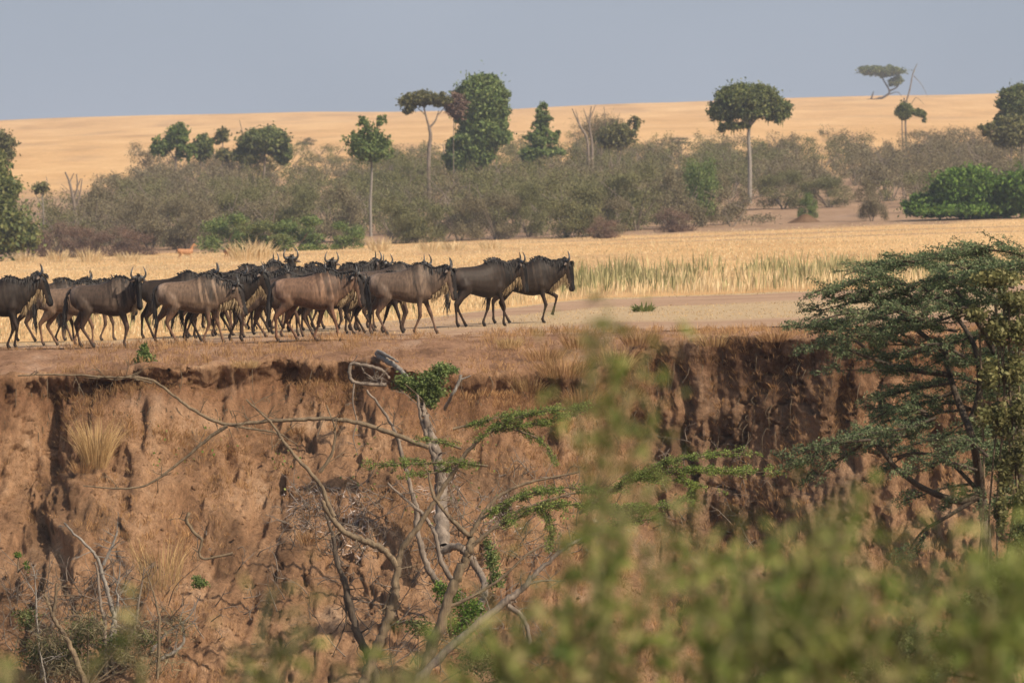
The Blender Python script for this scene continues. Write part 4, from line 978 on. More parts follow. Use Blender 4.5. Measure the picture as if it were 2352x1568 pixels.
HERD = [
 # front row, rear to leader
 (-14, 805, 'high', 1.03, DK, -6, 'dark wildebeest cut off by the left edge, last of the file, head up'),
 (160, 796, 'stride_b', .93, BR, 2, 'light brown wildebeest mostly hidden behind the standing one, its rump near the last animal'),
 (240, 801, 'stand', 1.0, MD, -8, 'grey brown wildebeest standing still near the rear, head turned to the viewer'),
 (440, 791, 'low', 1.0, BR, 0, 'pale rumped wildebeest with a low head and long cream beard, follows the standing one'),
 (502, 786, 'high', 1.0, DK, -10, 'very dark wildebeest with a pale beard between the pale rumped and the reddish one'),
 (712, 786, 'stride_b', 1.02, RD, 0, 'reddish brown wildebeest in full side view with low tan bearded head, middle of the herd'),
 (928, 772, 'stride_a', 1.03, GY, -3, 'greyish wildebeest in full stride, third from the front, nothing before its body'),
 (1104, 753, 'stride_b', 1.04, DK, 30, 'dark strongly striped wildebeest just behind the leading one'),
 (1206, 745, 'lift', 1.03, (.29, .255, .23), -2, 'leading wildebeest at the head of the herd with one foreleg lifted'),
 # behind them
 (866, 768, 'stride_b', .92, DK, 0, 'dark wildebeest hidden behind the greyish striding one, its black tail showing'),
 (884, 764, 'stand', 1.03, MD, 14, 'tall wildebeest behind the greyish striding one, head turned and horns against the gold grass'),
 (770, 762, 'high', 1.03, DK, 0, 'black maned wildebeest behind the reddish one, horns above its head'),
 (800, 757, 'stand', 1.03, MD, 10, 'wildebeest facing the viewer with spread horns, farthest row behind the reddish one'),
 (690, 755, 'away', 1.03, DK, 6, 'wildebeest in the farthest row with high upright horns over the reddish ones back'),
 (648, 764, 'stride_a', 1.0, DK, 0, 'dark wildebeest just over the reddish ones rump, only head and horns clear'),
 (600, 757, 'away', 1.05, GY, -4, 'grey wildebeest facing the viewer with the tallest horns in the middle of the herd'),
 (538, 758, 'high', 1.03, MD, 0, 'wildebeest in the farthest row, grey back above the very dark one'),
 (560, 772, 'stride_b', 1.0, DK, 6, 'dark wildebeest squeezed between the very dark one and the reddish one'),
 (398, 780, 'high', 1.0, DK, -4, 'dark wildebeest behind the pale rumped one, two horns above its back line'),
 (470, 776, 'stride_a', .95, MD, 0, 'wildebeest seen only by its legs and shoulder behind the pale rumped one'),
 (630, 778, 'stride_b', .95, (.7, .62, .58), 0, 'brown legged wildebeest walking on the far side of the reddish one'),
 (748, 774, 'low', .9, (.6, .56, .54), 0, 'small wildebeest whose legs show under the belly of the reddish one'),
 (112, 786, 'stride_a', .95, MD, 0, 'wildebeest whose grey back shows between the last one and the standing one'),
 (208, 785, 'low', .92, (1.0, .95, .9), 0, 'small wildebeest whose back just clears the standing one, head hidden'),
]
for h in HERD: wildebeest(*h)
bl = ungulate(21, .05, -.06, -.05, .10, 0, 0, 30, gnu=False, slim=1.0); bl2 = ungulate(22, .02, .04, -.04, .06, -.25, .6, 50, gnu=False, slim=1.0)
for parts, u, y, rz, sc, lab in [(bl, 428, 604, 15, 1.0, 'orange antelope standing in the golden grass, looking right, nearer of the two'), (bl2, 524, 602, -70, .95, 'orange antelope half sunk in the grass, fainter one beside the golden clump')]:
    b = ground_hit(u, y); t = thing('antelope', lab, 'antelope', b, math.radians(rz), 'antelopes on the plain'); t.scale = (sc * .88, sc, sc * .9)
    for part, ms in parts.items():
        for me in ms: obj(part, me, None, t)

# ------------------------------------------------------------------ trees, roots and branches on the bank, branches of the near side
def branch_tree(name, label, cat, D, limbs, bark, foot=None, twigs=0, seed=0, group=None, stub=0, tw_len=.35, floor=True):
    """limbs: list of (part name, [(u, y[, D])...], r0, r1) in picture units for position and metres for radius; first limb is the trunk"""
    r = np.random.default_rng(seed); p0 = limbs[0][1][0]
    base = P(p0[0], p0[1], p0[2] if len(p0) > 2 else D)
    t = thing(name, label, cat, base, 0, group)
    for pn, pts, r0, r1 in limbs:
        w = np.array([P(p[0], p[1], p[2] if len(p) > 2 else D) for p in pts])
        c = curve(w, 7); c += (r.random(c.shape) - .5) * r0 * .4
        m = MB(); rad = np.linspace(r0, r1, len(c)) * (1 + .16 * (r.random(len(c)) - .5)); m.tube(c, rad, 9, wob=.13)
        for _ in range(twigs * 2):
            i = r.integers(2, len(c) - 1); d = np.array([r.normal(0, 1), r.normal(0, .6), r.normal(.4, .8)]); d /= np.linalg.norm(d); L = tw_len * 1.3 * r.uniform(.3, 1)
            for _k in range(2):
                e = d + r.normal(0, .5, 3); e /= np.linalg.norm(e); g0 = c[i] + d * L * r.uniform(.4, .8); m.tube([g0, g0 + e * L * .25 + r.normal(0, .02, 3), g0 + e * L * .5], [.005, .004, .002], 4)
            q = c[i] + d * L; mid = (c[i] + q) / 2 + r.normal(0, .04 * L, 3); m.tube([c[i], mid, q], [max(rad[i] * .35, .006), .007, .003], 5)
        m.build(pn, M[bark], t, True, base)
    return t, base
def spray(mb, wood, pts, width, n, leaf=.02, seed=0, droop=.0, thick=.10):
    "flat feathery acacia foliage along a branch: side twigs carrying rows of tiny leaflets"
    r = np.random.default_rng(seed); c = curve(pts, 6)
    wood.tube(c, np.linspace(.022, .006, len(c)), 5)
    d = np.gradient(c, axis=0); d /= np.linalg.norm(d, axis=1)[:, None]
    for i in range(n):
        k = r.integers(1, len(c)); L = width * r.uniform(.35, 1) ; s = r.choice([-1, 1])
        side = np.array([d[k, 1] * s, -d[k, 0] * s, 0]); side /= np.linalg.norm(side) + 1e-9
        a = d[k] * r.uniform(.25, 1) + side * r.uniform(.3, 1) + np.array([0, 0, r.normal(.04, .13) - droop]); a /= np.linalg.norm(a)
        p = c[k] + r.normal(0, thick * .4, 3) * [1, 1, .6]; tip = p + a * L
        wood.tube([p, (p + tip) / 2 + np.array([0, 0, .03 * L]), tip], [.007, .005, .002], 4)
        m = int(60 * L / .3) + 8; t = r.random(m)[:, None]; C = p + (tip - p) * t + r.normal(0, .022, (m, 3)) + np.array([0, 0, .03 * L]) * (1 - (2 * t - 1) ** 2)
        A = r.normal(size=(m, 3)); A /= np.linalg.norm(A, axis=1)[:, None]; B = np.cross(A, r.normal(size=(m, 3))); B /= np.linalg.norm(B, axis=1)[:, None]
        sz = leaf * r.uniform(.5, 1.2, m)[:, None]; mb.leaves(C, A * sz, B * sz * .42)

def LL(D, *p): return [P(a[0], a[1], a[2] if len(a) > 2 else D) for a in p]

DC = 86.0
# forked living tree low in the middle, with branches reaching over the bank
branch_tree('forked_tree', 'bare forked tree with yellowish sunlit bark at the foot of the bank', 'tree', DC, [
 ('trunk', [(820, 1640), (835, 1568), (862, 1500), (884, 1440), (906, 1370), (912, 1300)], .10, .062),
 ('limb', [(912, 1300), (880, 1262), (832, 1240), (792, 1222), (762, 1190), (740, 1150)], .058, .04),
 ('limb', [(768, 1188), (752, 1155), (735, 1112), (700, 1072), (655, 1020), (628, 978), (600, 950), (565, 918)], .042, .012),
 ('branch', [(735, 1085), (762, 1040), (768, 985), (750, 930)], .03, .01),
 ('limb', [(912, 1300), (926, 1255), (960, 1210), (1000, 1150), (1040, 1085), (1080, 1030), (1130, 990), (1200, 965)], .055, .02),
 ('branch', [(905, 1370), (880, 1410), (900, 1350)], .03, .02)], 'bark_brown', twigs=3, seed=1)
branch_tree('dead_branch', 'long thin bare branch lying across the bank face from the left rim to the middle', 'branch', 87.5, [
 ('branch', [(985, 1028), (900, 995), (822, 971), (760, 962), (700, 962), (600, 968), (520, 975), (450, 945), (400, 910), (340, 870), (250, 866), (140, 860), (40, 862)], .042, .012),
 ('side_branch', [(522, 978), (486, 1000), (450, 1030), (385, 1082), (330, 1116), (260, 1122), (190, 1115)], .032, .010),
 ('side_branch', [(350, 880), (300, 868), (260, 872), (225, 862)], .016, .006),
 ('side_branch', [(520, 975), (580, 985), (640, 996), (680, 1020)], .022, .008)], 'bark_brown', twigs=4, seed=2)
branch_tree('leaning_tree', 'crooked brown tree right of the forked one, splitting into thin rising branches', 'tree', DC - 1, [
 ('trunk', [(950, 1640), (968, 1555), (1004, 1455), (1036, 1359), (1064, 1295), (1079, 1259), (1079, 1231)], .105, .055),
 ('limb', [(1079, 1231), (1057, 1213), (1018, 1170), (993, 1135), (985, 1085)], .045, .015),
 ('limb', [(1079, 1231), (1100, 1195), (1128, 1156), (1164, 1128), (1230, 1105), (1330, 1085)], .042, .014),
 ('limb', [(1082, 1256), (1128, 1217), (1171, 1185), (1235, 1156), (1310, 1135), (1420, 1120)], .038, .012),
 ('limb', [(1030, 1395), (1093, 1365), (1155, 1325), (1210, 1275), (1260, 1250), (1330, 1248)], .03, .010)], 'bark_brown', twigs=5, seed=3)
branch_tree('leaning_tree', 'pale leaning stem slanting up to the right out of the blurred leaves', 'tree', DC - 3, [
 ('trunk', [(940, 1610), (975, 1544), (1093, 1438), (1164, 1381), (1207, 1345), (1235, 1313), (1299, 1259), (1345, 1232)], .075, .022),
 ('limb', [(1207, 1345), (1245, 1334), (1300, 1335)], .02, .008), ('limb', [(1164, 1390), (1195, 1412), (1213, 1450), (1216, 1510)], .045, .03)], 'bark_grey', twigs=3, seed=4)
branch_tree('dead_sapling', 'thin dead stem with dark and pale sides, left of the forked tree', 'dead tree', DC + .5, [
 ('trunk', [(870, 1600), (851, 1520), (822, 1459), (804, 1395), (787, 1325)], .075, .055),
 ('limb', [(787, 1325), (772, 1288), (765, 1235), (754, 1199), (742, 1165)], .045, .014),
 ('branch', [(790, 1370), (795, 1420), (780, 1470), (764, 1505)], .016, .006)], 'bark_dark', twigs=3, seed=5)
branch_tree('dead_tree', 'thick splintered grey dead trunk standing against the bank under a green bush', 'dead tree', 90.5, [
 ('trunk', [(1020, 1260, 89.5), (1014, 1190, 90), (1012, 1120), (1006, 1060), (994, 1010), (980, 970), (966, 925)], .125, .04),
 ('splinter', [(1016, 1120), (1000, 1060), (984, 1010), (968, 965), (958, 905)], .07, .02),
 ('splinter', [(1022, 1130), (1016, 1080), (1004, 1040), (992, 1000), (986, 968)], .06, .02),
 ('root', [(1014, 1263, 88), (1050, 1256, 88), (1075, 1274, 88), (1103, 1316, 88), (1114, 1349, 87.5), (1103, 1402, 87)], .07, .055)], 'bark_grey', twigs=2, seed=6)
branch_tree('dead_sapling', 'long thin silvery dead stem curving down past the splintered trunk', 'dead tree', 89, [
 ('trunk', [(1014, 1349), (986, 1309), (968, 1259), (957, 1210), (955, 1163), (939, 1102), (925, 1048), (907, 992), (880, 944), (843, 896)], .06, .018)], 'bark_grey', twigs=4, seed=7)
branch_tree('dead_sapling', 'short dead stem crossing behind the silvery one and the crooked brown tree', 'dead tree', 88.6, [
 ('trunk', [(1045, 1340), (1016, 1295), (1000, 1230), (975, 1185), (935, 1150), (890, 1110)], .05, .016)], 'bark_grey', twigs=3, seed=8)
branch_tree('dead_log', 'grey weathered log jutting from a hollow under the rim', 'log', 94.0, [
 ('log', [(866, 812, 95.2), (885, 826, 94.6), (901, 836, 94.2), (922, 852, 93.8), (940, 874, 93.4)], .06, .035), ('splinter', [(868, 806, 95), (900, 822, 94.2), (915, 832, 94)], .035, .012)], 'bark_pale', seed=9)
branch_tree('root', 'looping pale exposed root below the rim, left of the weathered log', 'root', 93.2, [
 ('root', [(892, 868, 93.6), (875, 850), (852, 842), (825, 837), (806, 836), (803, 862), (814, 878), (850, 882), (888, 884)], .032, .034),
 ('rootlet', [(828, 838), (838, 856), (856, 868)], .014, .008), ('rootlet', [(858, 846), (862, 866), (868, 882)], .012, .008), ('rootlet', [(846, 862), (862, 874), (880, 882)], .014, .008),
 ('rootlet', [(813, 880), (810, 925), (819, 968), (811, 1005), (822, 1045)], .018, .006)], 'bark_grey', twigs=2, seed=10, tw_len=.25)
branch_tree('root', 'short pale forked root sticking out of the bank right of the green bush', 'root', 93.0, [
 ('root', [(1022, 940, 93.4), (1038, 907), (1050, 886), (1060, 860)], .03, .026), ('rootlet', [(1054, 872), (1068, 868), (1082, 862)], .018, .008)], 'bark_pale', seed=11)
branch_tree('root', 'dark forked twig root lying on the middle of the left slope', 'root', 90.0, [
 ('root', [(434, 1177), (428, 1197), (448, 1226), (463, 1241), (457, 1269), (471, 1283), (535, 1270)], .03, .02), ('rootlet', [(428, 1197), (410, 1190)], .014, .006), ('rootlet', [(457, 1269), (440, 1258)], .014, .006)], 'bark_brown', twigs=1, seed=12, tw_len=.2)

# clump of bare stems at the bottom left
stems = [('thick bare stem bending right at its top, tallest at the lower left', [[(253, 1640), (253, 1476), (262, 1427), (250, 1376), (236, 1324), (224, 1287), (207, 1261), (172, 1229), (147, 1200)], [(236, 1298), (256, 1255), (270, 1218)]], .05),
 ('pale stem running up beside the tallest bent stem', [[(245, 1600), (239, 1427), (233, 1404), (227, 1361), (224, 1318), (218, 1289)]], .04),
 ('thick mossy stem leaning left near the lower left corner', [[(215, 1640), (190, 1560), (164, 1496), (144, 1453), (121, 1419), (109, 1384), (98, 1356)], [(119, 1416), (124, 1390), (129, 1338)]], .06),
 ('slim white stem with a kink right of the tallest bent stem', [[(262, 1600), (262, 1480), (264, 1420), (270, 1372), (266, 1355), (273, 1324), (275, 1287)]], .028),
 ('thin straight stem before the dry stalks', [[(280, 1620), (290, 1490), (310, 1433), (319, 1376), (327, 1330), (330, 1306)]], .026),
 ('slender stem curving right of the thin straight one', [[(360, 1560), (365, 1435), (362, 1405), (351, 1361), (336, 1312)]], .028),
 ('pale fallen limb with an upright broken end, lowest right of the stem clump', [[(300, 1600), (320, 1560), (362, 1517), (402, 1497), (420, 1473), (420, 1425)]], .05),
 ('stem with a fork leaning left between the mossy one and the fallen limb', [[(265, 1590), (253, 1496), (236, 1448), (210, 1413)]], .034),
 ('white thin stem rising from the bottom edge left of the mossy one', [[(108, 1640), (103, 1566), (89, 1494)]], .03),
 ('grey stick slanting right at the stem clump edge', [[(345, 1500), (380, 1455), (431, 1419), (460, 1367)]], .024),
 ('thin white stem with small green leaves near the left edge', [[(95, 1560), (84, 1432), (82, 1370), (77, 1310)]], .022)]
for i, (lab, ps, rad) in enumerate(stems):
    branch_tree('bare_stem', lab, 'stem', 88 - (i % 3) * .6, [('stem' if k == 0 else 'side_stem', p, rad * (1 if k == 0 else .6), rad * .3) for k, p in enumerate(ps)], ['bark_pale', 'bark_grey', 'bark_brown'][i % 3] if 'white' not in lab else 'bark_pale', twigs=4, seed=30 + i, group='bare stems at the foot of the bank')

# green bush in front of the dead trunk and smaller plants
def leafy(name, label, D, blobs, n, size, leaf, group=None, stemr=.02, cat='bush', asp=.5):
    b0 = blobs[0]; base = P(b0[0], max(b[1] + b[3] for b in blobs), D); t = thing(name, label, cat, base, 0, group); s = D / F; f = MB(); st = MB()
    bb = []
    for b in blobs:
        c = P(b[0], b[1], D); bb.append((*(c - base), b[2] * s, b[2] * s * .8, b[3] * s)); e = c - base; e[1] += rng.normal(0, .1)
        st.tube(curve([np.zeros(3), e * .5 + [0, 0, .02], e], 4), np.linspace(stemr, .006, 9), 5)
    crown(f, bb, n, size, .3, .1, asp, .2, int(b0[0]) % 40); st.build('stem', M['bark_brown'], t, True); f.build('foliage', M[leaf], t); return t
leafy('leafy_bush', 'dense dark green bush crowning the splintered dead trunk below the rim', 91.5, [(990, 872, 34, 24), (965, 895, 30, 22), (1015, 850, 28, 16), (930, 880, 26, 22), (985, 918, 24, 22), (1040, 850, 16, 10), (1000, 900, 26, 20)], 1500, .055, 'leaf_vine')
leafy('small_shrub', 'small upright green shrub on the rim below the pale rumped wildebeest', 95.3, [(333, 850, 20, 22), (328, 828, 15, 24), (345, 838, 15, 22), (331, 806, 9, 18)], 1100, .075, 'leaf_vine', stemr=.012)
leafy('small_shrub', 'thin green plant growing in front of the crooked brown tree', 87, [(1130, 1285, 22, 30), (1140, 1330, 24, 24), (1120, 1250, 12, 24)], 330, .05, 'leaf_vine')
leafy('small_shrub', 'fresh green plant between the feet of the two middle trees', 86.5, [(1035, 1370, 34, 26), (1080, 1400, 40, 30), (1010, 1350, 20, 20), (1060, 1440, 40, 26)], 700, .05, 'leaf_bright')
leafy('small_shrub', 'tiny green plant at the end of the bare stem clump on the slope', 88.5, [(458, 1340, 22, 12), (450, 1328, 12, 8)], 170, .045, 'leaf_vine')
leafy('small_shrub', 'dark green leafy undergrowth in the bare stem clump', 87.5, [(200, 1450, 50, 36), (150, 1500, 60, 40), (260, 1480, 50, 30), (90, 1500, 50, 36), (330, 1470, 40, 24), (60, 1420, 34, 30)], 1700, .05, 'leaf_dark')
leafy('dry_scrub', 'tangle of dull brown dry twigs among the bare stems', 87, [(200, 1440, 60, 50), (300, 1450, 60, 50), (400, 1440, 50, 40), (110, 1470, 60, 50), (330, 1520, 90, 40), (150, 1540, 90, 40)], 900, .16, 'twig_brown', asp=.07)
leafy('small_shrub', 'sparse green leaves low at the foot of the forked tree', 86.5, [(960, 1440, 40, 24), (1100, 1520, 60, 40), (1180, 1560, 60, 40)], 800, .05, 'leaf_dark')
leafy('small_shrub', 'pale green sprig high on the bank left of the tall golden tuft', 90, [(40, 1275, 12, 8), (60, 1300, 8, 14)], 60, .045, 'leaf_bright')

# feathery acacia sprays hanging over the middle of the bank
def acacia_sprays(name, label, D, lst, mat, leaf=.02, cat='branch', base=None):
    base = np.array(lst[0][0][0]) if base is None else base
    t = thing(name, label, cat, base); f = MB(); w = MB()
    for i, (pts, width, n, dr) in enumerate(lst): spray(f, w, pts, width, n, leaf, 500 + i + int(D), dr)
    w.build('twigs', M['bark_brown'], t, True, base); f.build('leaflets', M[mat], t, False, base); return t
acacia_sprays('acacia_branch', 'light green feathery branch tip reaching right over the bank from the forked tree', DC, [
 (LL(DC, (1085, 1020), (1150, 975), (1220, 950), (1330, 935)), .34, 80, 0), (LL(DC, (1130, 990), (1200, 978), (1280, 962), (1320, 945)), .3, 55, 0), (LL(DC, (1040, 985), (1110, 968), (1170, 950)), .22, 28, 0), (LL(DC, (1060, 1030), (1010, 1015), (960, 1010)), .2, 22, 0.1), (LL(DC, (1180, 985), (1240, 1010), (1270, 1050)), .25, 26, .3)], 'acacia_light')
acacia_sprays('acacia_branch', 'pale green feathery branch crossing the dead trunk at mid height', DC - .5, [
 (LL(DC, (1120, 1070), (1040, 1062), (960, 1064), (860, 1068)), .26, 60, .05), (LL(DC, (1080, 1060), (1000, 1085), (930, 1090)), .22, 30, .1)], 'acacia_light')
acacia_sprays('acacia_branch', 'long bright green feathery branch stretching right across the shaded bank', DC - 6, [
 (LL(DC - 6, (1330, 1180), (1430, 1110), (1520, 1085), (1640, 1082), (1780, 1085)), .34, 120, 0), (LL(DC - 6, (1430, 1112), (1500, 1075), (1600, 1050), (1730, 1038)), .28, 60, 0), (LL(DC - 6, (1400, 1130), (1470, 1100), (1560, 1105), (1640, 1120)), .3, 50, .1)], 'acacia_light')
acacia_sprays('acacia_branch', 'drooping mossy green branch tangle left of the tallest blurred weed', DC - 3, [
 (LL(DC - 3, (1100, 1195), (1200, 1140), (1290, 1120), (1400, 1130)), .34, 80, .1), (LL(DC - 3, (1130, 1217), (1240, 1165), (1350, 1160), (1470, 1165)), .36, 80, .1), (LL(DC - 3, (1235, 1156), (1260, 1190), (1262, 1240)), .3, 30, .6), (LL(DC - 3, (1330, 1250), (1400, 1210), (1500, 1190)), .34, 50, 0), (LL(DC - 3, (1380, 1170), (1440, 1180), (1580, 1150)), .36, 60, 0)], 'acacia_light')

# ------------------------------------------------------------------ big acacia on the right
def big_acacia():
    D = 66.0; base = np.array([P(2350, 1568, D)[0], D, -6.9])
    t = thing('acacia_tree', 'large spreading acacia with layered dark foliage and two thin trunks at the right edge', 'tree', base)
    limbs = [('trunk', [(2350, 2000), (2330, 1640), (2300, 1480), (2282, 1370), (2268, 1250), (2255, 1130), (2235, 1010), (2205, 930), (2182, 860), (2170, 800)], .09, .03),
     ('trunk', [(2370, 2000), (2366, 1640), (2356, 1400), (2350, 1230), (2340, 1050), (2325, 900), (2300, 760)], .10, .035),
     ('limb', [(2252, 1140), (2200, 1150), (2120, 1120), (2060, 1075), (2000, 1010), (1930, 1010), (1850, 1060)], .05, .012),
     ('limb', [(2225, 985), (2250, 900), (2240, 800), (2190, 720), (2120, 660)], .05, .015),
     ('limb', [(2180, 860), (2100, 850), (2020, 830), (1940, 800)], .04, .012), ('limb', [(2175, 810), (2110, 760), (2050, 700), (1990, 670)], .04, .012),
     ('limb', [(2325, 900), (2280, 800), (2220, 700), (2160, 620)], .05, .014), ('limb', [(2255, 1135), (2180, 1060), (2110, 1040), (2050, 1050)], .03, .01),
     ('limb', [(2252, 1140), (2170, 1190), (2120, 1220), (2085, 1270)], .03, .01)]
    for pn, pts, r0, r1 in limbs:
        c = curve([P(a[0], a[1], D + (rng.normal(0, .4) if i > 1 else 0)) for i, a in enumerate(pts)], 6); m = MB(); m.tube(c, np.linspace(r0, r1, len(c)), 7, wob=.06); m.build(pn, M['bark_dark'], t, True, base)
    f = MB(); w = MB()
    S = [((2060, 700), (1980, 690), (1880, 715), .5, 60), ((2100, 660), (2010, 640), (1900, 670), .55, 70), ((2180, 620), (2080, 600), (1980, 625), .6, 80), ((2300, 600), (2180, 585), (2050, 610), .6, 90), ((2370, 590), (2280, 575), (2180, 590), .6, 80),
         ((2100, 740), (2000, 730), (1900, 745), .5, 50), ((2080, 760), (1960, 750), (1830, 752), .42, 70), ((2100, 790), (1990, 770), (1880, 790), .5, 55), ((2140, 800), (2050, 820), (1950, 810), .5, 70), ((2200, 760), (2100, 750), (2010, 770), .55, 70), ((2220, 690), (2120, 690), (2030, 720), .55, 75),
         ((2160, 855), (2060, 850), (1930, 850), .4, 40), ((2180, 880), (2070, 900), (1960, 930), .42, 50), ((2190, 900), (2110, 930), (2000, 960), .4, 45), ((2150, 960), (2070, 985), (1960, 1000), .42, 60), ((2080, 1000), (1960, 1000), (1850, 1060), .42, 90), ((2000, 1010), (1900, 1020), (1820, 1050), .36, 50), ((1980, 1020), (1920, 1060), (1860, 1110), .34, 34),
         ((2240, 1010), (2150, 1010), (2060, 1030), .4, 45), ((2245, 1080), (2170, 1060), (2090, 1080), .4, 45), ((2240, 1110), (2170, 1120), (2080, 1150), .35, 30), ((2230, 940), (2150, 950), (2080, 990), .4, 45), ((2130, 1220), (2110, 1250), (2085, 1275), .3, 26),
         ((2330, 660), (2240, 640), (2160, 660), .6, 90), ((2370, 700), (2290, 690), (2200, 700), .6, 100), ((2380, 760), (2300, 760), (2200, 780), .6, 100), ((2380, 830), (2300, 830), (2210, 830), .6, 90), ((2380, 900), (2300, 900), (2220, 910), .55, 80), ((2380, 980), (2310, 980), (2250, 1000), .55, 70), ((2380, 1060), (2320, 1060), (2260, 1070), .5, 55), ((2380, 620), (2300, 620), (2220, 640), .6, 80)]
    rr = np.random.default_rng(3)
    S = [q[:4] + (int(q[4] * .62),) for q in S]
    while len(S) < 94:
        x = rr.uniform(1900, 2400); y = rr.uniform(590, 1180)
        left = np.interp(y, [590, 700, 760, 850, 930, 1010, 1080, 1180], [2080, 1950, 1900, 1990, 2050, 1930, 2080, 2180])
        if x < left: continue
        L = rr.uniform(50, 150); S.append(((x + L * .5, y + rr.normal(0, 14)), (x, y - 8 + rr.normal(0, 6)), (x - L * .5, y + rr.uniform(-6, 26)), rr.uniform(.2, .42), int(rr.uniform(12, 30))))
    for i, (a, b, c, wd, n) in enumerate(S):
        dd = D + rng.normal(0, .9); spray(f, w, LL(dd, a, b, c), wd * .95, int(n * .8), .02, 700 + i, 0, .14)
    w.build('twigs', M['bark_dark'], t, True, base); f.build('leaflets', M['acacia'], t, False, base)
    # climber smothering the right side
    v = thing('climbing_vine', 'yellow green climbing vine hanging in curtains over the acacia at the right edge', 'vine', P(2340, 1300, D - 1.2)); vb = np.array(P(2340, 1300, D - 1.2)); g = MB(); s = D / F
    bl = []
    for (x, y, rx, ry) in [(2330, 690, 40, 26), (2290, 640, 60, 22), (2350, 760, 34, 40), (2290, 760, 36, 34), (2330, 850, 34, 44), (2275, 860, 26, 40), (2350, 940, 26, 50), (2300, 960, 26, 44), (2345, 1040, 24, 50), (2310, 1080, 22, 50), (2350, 1160, 22, 60), (2300, 1180, 14, 50), (2340, 1280, 26, 50), (2240, 720, 30, 20), (2260, 950, 20, 30)]:
        c = P(x, y, D - 1.2) - vb; bl.append((*c, rx * s, .4, ry * s))
    crown(g, bl, 3300, .06, .2, 0, .6, .35, 9); g.build('foliage', M['leaf_olive'], v)
    m = MB()
    for k in range(6):
        x = rng.uniform(2240, 2360); m.tube(curve(LL(D - 1.2, (x, 700), (x + rng.normal(0, 8), 900), (x + rng.normal(0, 14), 1150), (x + rng.normal(0, 10), 1300 + rng.uniform(0, 150))), 5) - vb, .012, 4)
    m.build('vine_stem', M['bark_brown'], v, True)
big_acacia()

leafy('dense_bush', 'dark leafy bush filling the ground beneath the acacia at the right edge', 63, [(2320, 1330, 50, 60), (2250, 1400, 60, 50), (2340, 1450, 60, 60), (2200, 1480, 70, 50), (2120, 1540, 80, 40), (2290, 1520, 70, 50), (2080, 1470, 50, 40), (2350, 1230, 36, 50)], 3600, .055, 'leaf_dark')
leafy('dense_bush', 'olive bush low on the bank foot left of the dark leafy bush', 74, [(1900, 1500, 70, 50), (1820, 1540, 80, 40), (1990, 1540, 60, 50), (1700, 1570, 80, 30)], 1900, .05, 'leaf_olive')
# ------------------------------------------------------------------ blurred growth close to the camera on the near side
def near_plant(name, label, cat, D, stalks, n_leaf, size, mat, seed, spread=.05, group=None):
    "stalks: polylines in picture units; rooted on the near bank"
    r = np.random.default_rng(seed); x0, y0 = stalks[0][0]; gz = float(nearz(np.array([P(x0, y0, D)[0]]), np.array([D]))[0])
    base = np.array([P(x0, y0, D)[0], D, gz - .02]); t = thing(name, label, cat, base, 0, group); w = MB(); f = MB()
    for pts in stalks:
        p = [P(a[0], a[1], D + r.normal(0, .12)) for a in pts]; root = p[0].copy(); root[2] = gz - .02; root[0] += r.normal(0, .05)
        c = curve([root] + p, 6); w.tube(c, np.linspace(.007, .002, len(c)), 5)
        k = r.integers(len(c) // 4, len(c), n_leaf); C = c[k] + r.normal(0, spread, (n_leaf, 3)); A = r.normal(size=(n_leaf, 3)); A[:, 2] += .4; A /= np.linalg.norm(A, axis=1)[:, None]
        B = np.cross(A, r.normal(size=(n_leaf, 3))); B /= np.linalg.norm(B, axis=1)[:, None]; sz = size * r.uniform(.5, 1.2, n_leaf)[:, None]
        f.leaves(C, A * sz, B * sz * .38)
        for q in range(0, n_leaf, 6): w.tube([c[k[q]], C[q]], [.0025, .0015], 4)
    w.build('stem', M['green_stem'], t, True, base); f.build('foliage', M[mat], t, False, base); return t
near_plant('tall_weed', 'tall blurred yellow green weed rising before the herd path, close to the camera', 'weed', 11.5,
 [[(1385, 1600), (1390, 1300), (1385, 1050), (1395, 850), (1400, 690)], [(1400, 1600), (1420, 1300), (1450, 1080), (1490, 960)], [(1370, 1600), (1350, 1250), (1340, 1000), (1345, 850)], [(1390, 1600), (1400, 1150), (1440, 920), (1500, 800)], [(1380,1600),(1375,1200),(1365,900),(1350,740)]], 62, .027, 'near_leaf', 1, .055)
near_plant('thin_weed', 'faint blurred single stalk left of the forked tree foot, close to the camera', 'weed', 10.5, [[(640, 1620), (670, 1500), (700, 1420), (722, 1340)], [(620, 1620), (640, 1540), (650, 1470)]], 22, .016, 'near_leaf', 2, .02)
def near_bush(name, label, D, x0, x1, ytop, n, nl, seed, mat='near_leaf', sz=.027, sp=.05):
    r = np.random.default_rng(seed); st = []
    for i in range(n):
        x = r.uniform(x0, x1); yt = np.interp((x - x0) / (x1 - x0), *ytop) + r.normal(0, 45); dx = r.normal(0, 60)
        x = x0 + (x1 - x0) * (round((x - x0) / (x1 - x0) * n / 5) * 5 / n) + r.normal(0, 45)
        st.append([(x - dx * .5, 1640), (x, (1640 + yt) / 2), (x + dx * .6, yt)])
    return near_plant(name, label, 'bush', D, st, nl, sz, mat, seed, sp)
near_bush('near_bush', 'big blurred green bush filling the lower right corner, nearest to the camera', 10.0, 1750, 2420, ([0, .3, .6, 1], [1300, 1180, 1330, 1290]), 34, 42, 11)
near_bush('near_bush', 'blurred bush in the lower middle, left of the biggest blurred one', 11.2, 1130, 1800, ([0, .25, .5, .8, 1], [1500, 1330, 1240, 1300, 1260]), 27, 28, 12, sz=.03)
near_bush('near_bush', 'blurred low greenery at the bottom left before the bare stems', 10.5, -60, 520, ([0, .3, .7, 1], [1470, 1500, 1440, 1530]), 9, 10, 13)
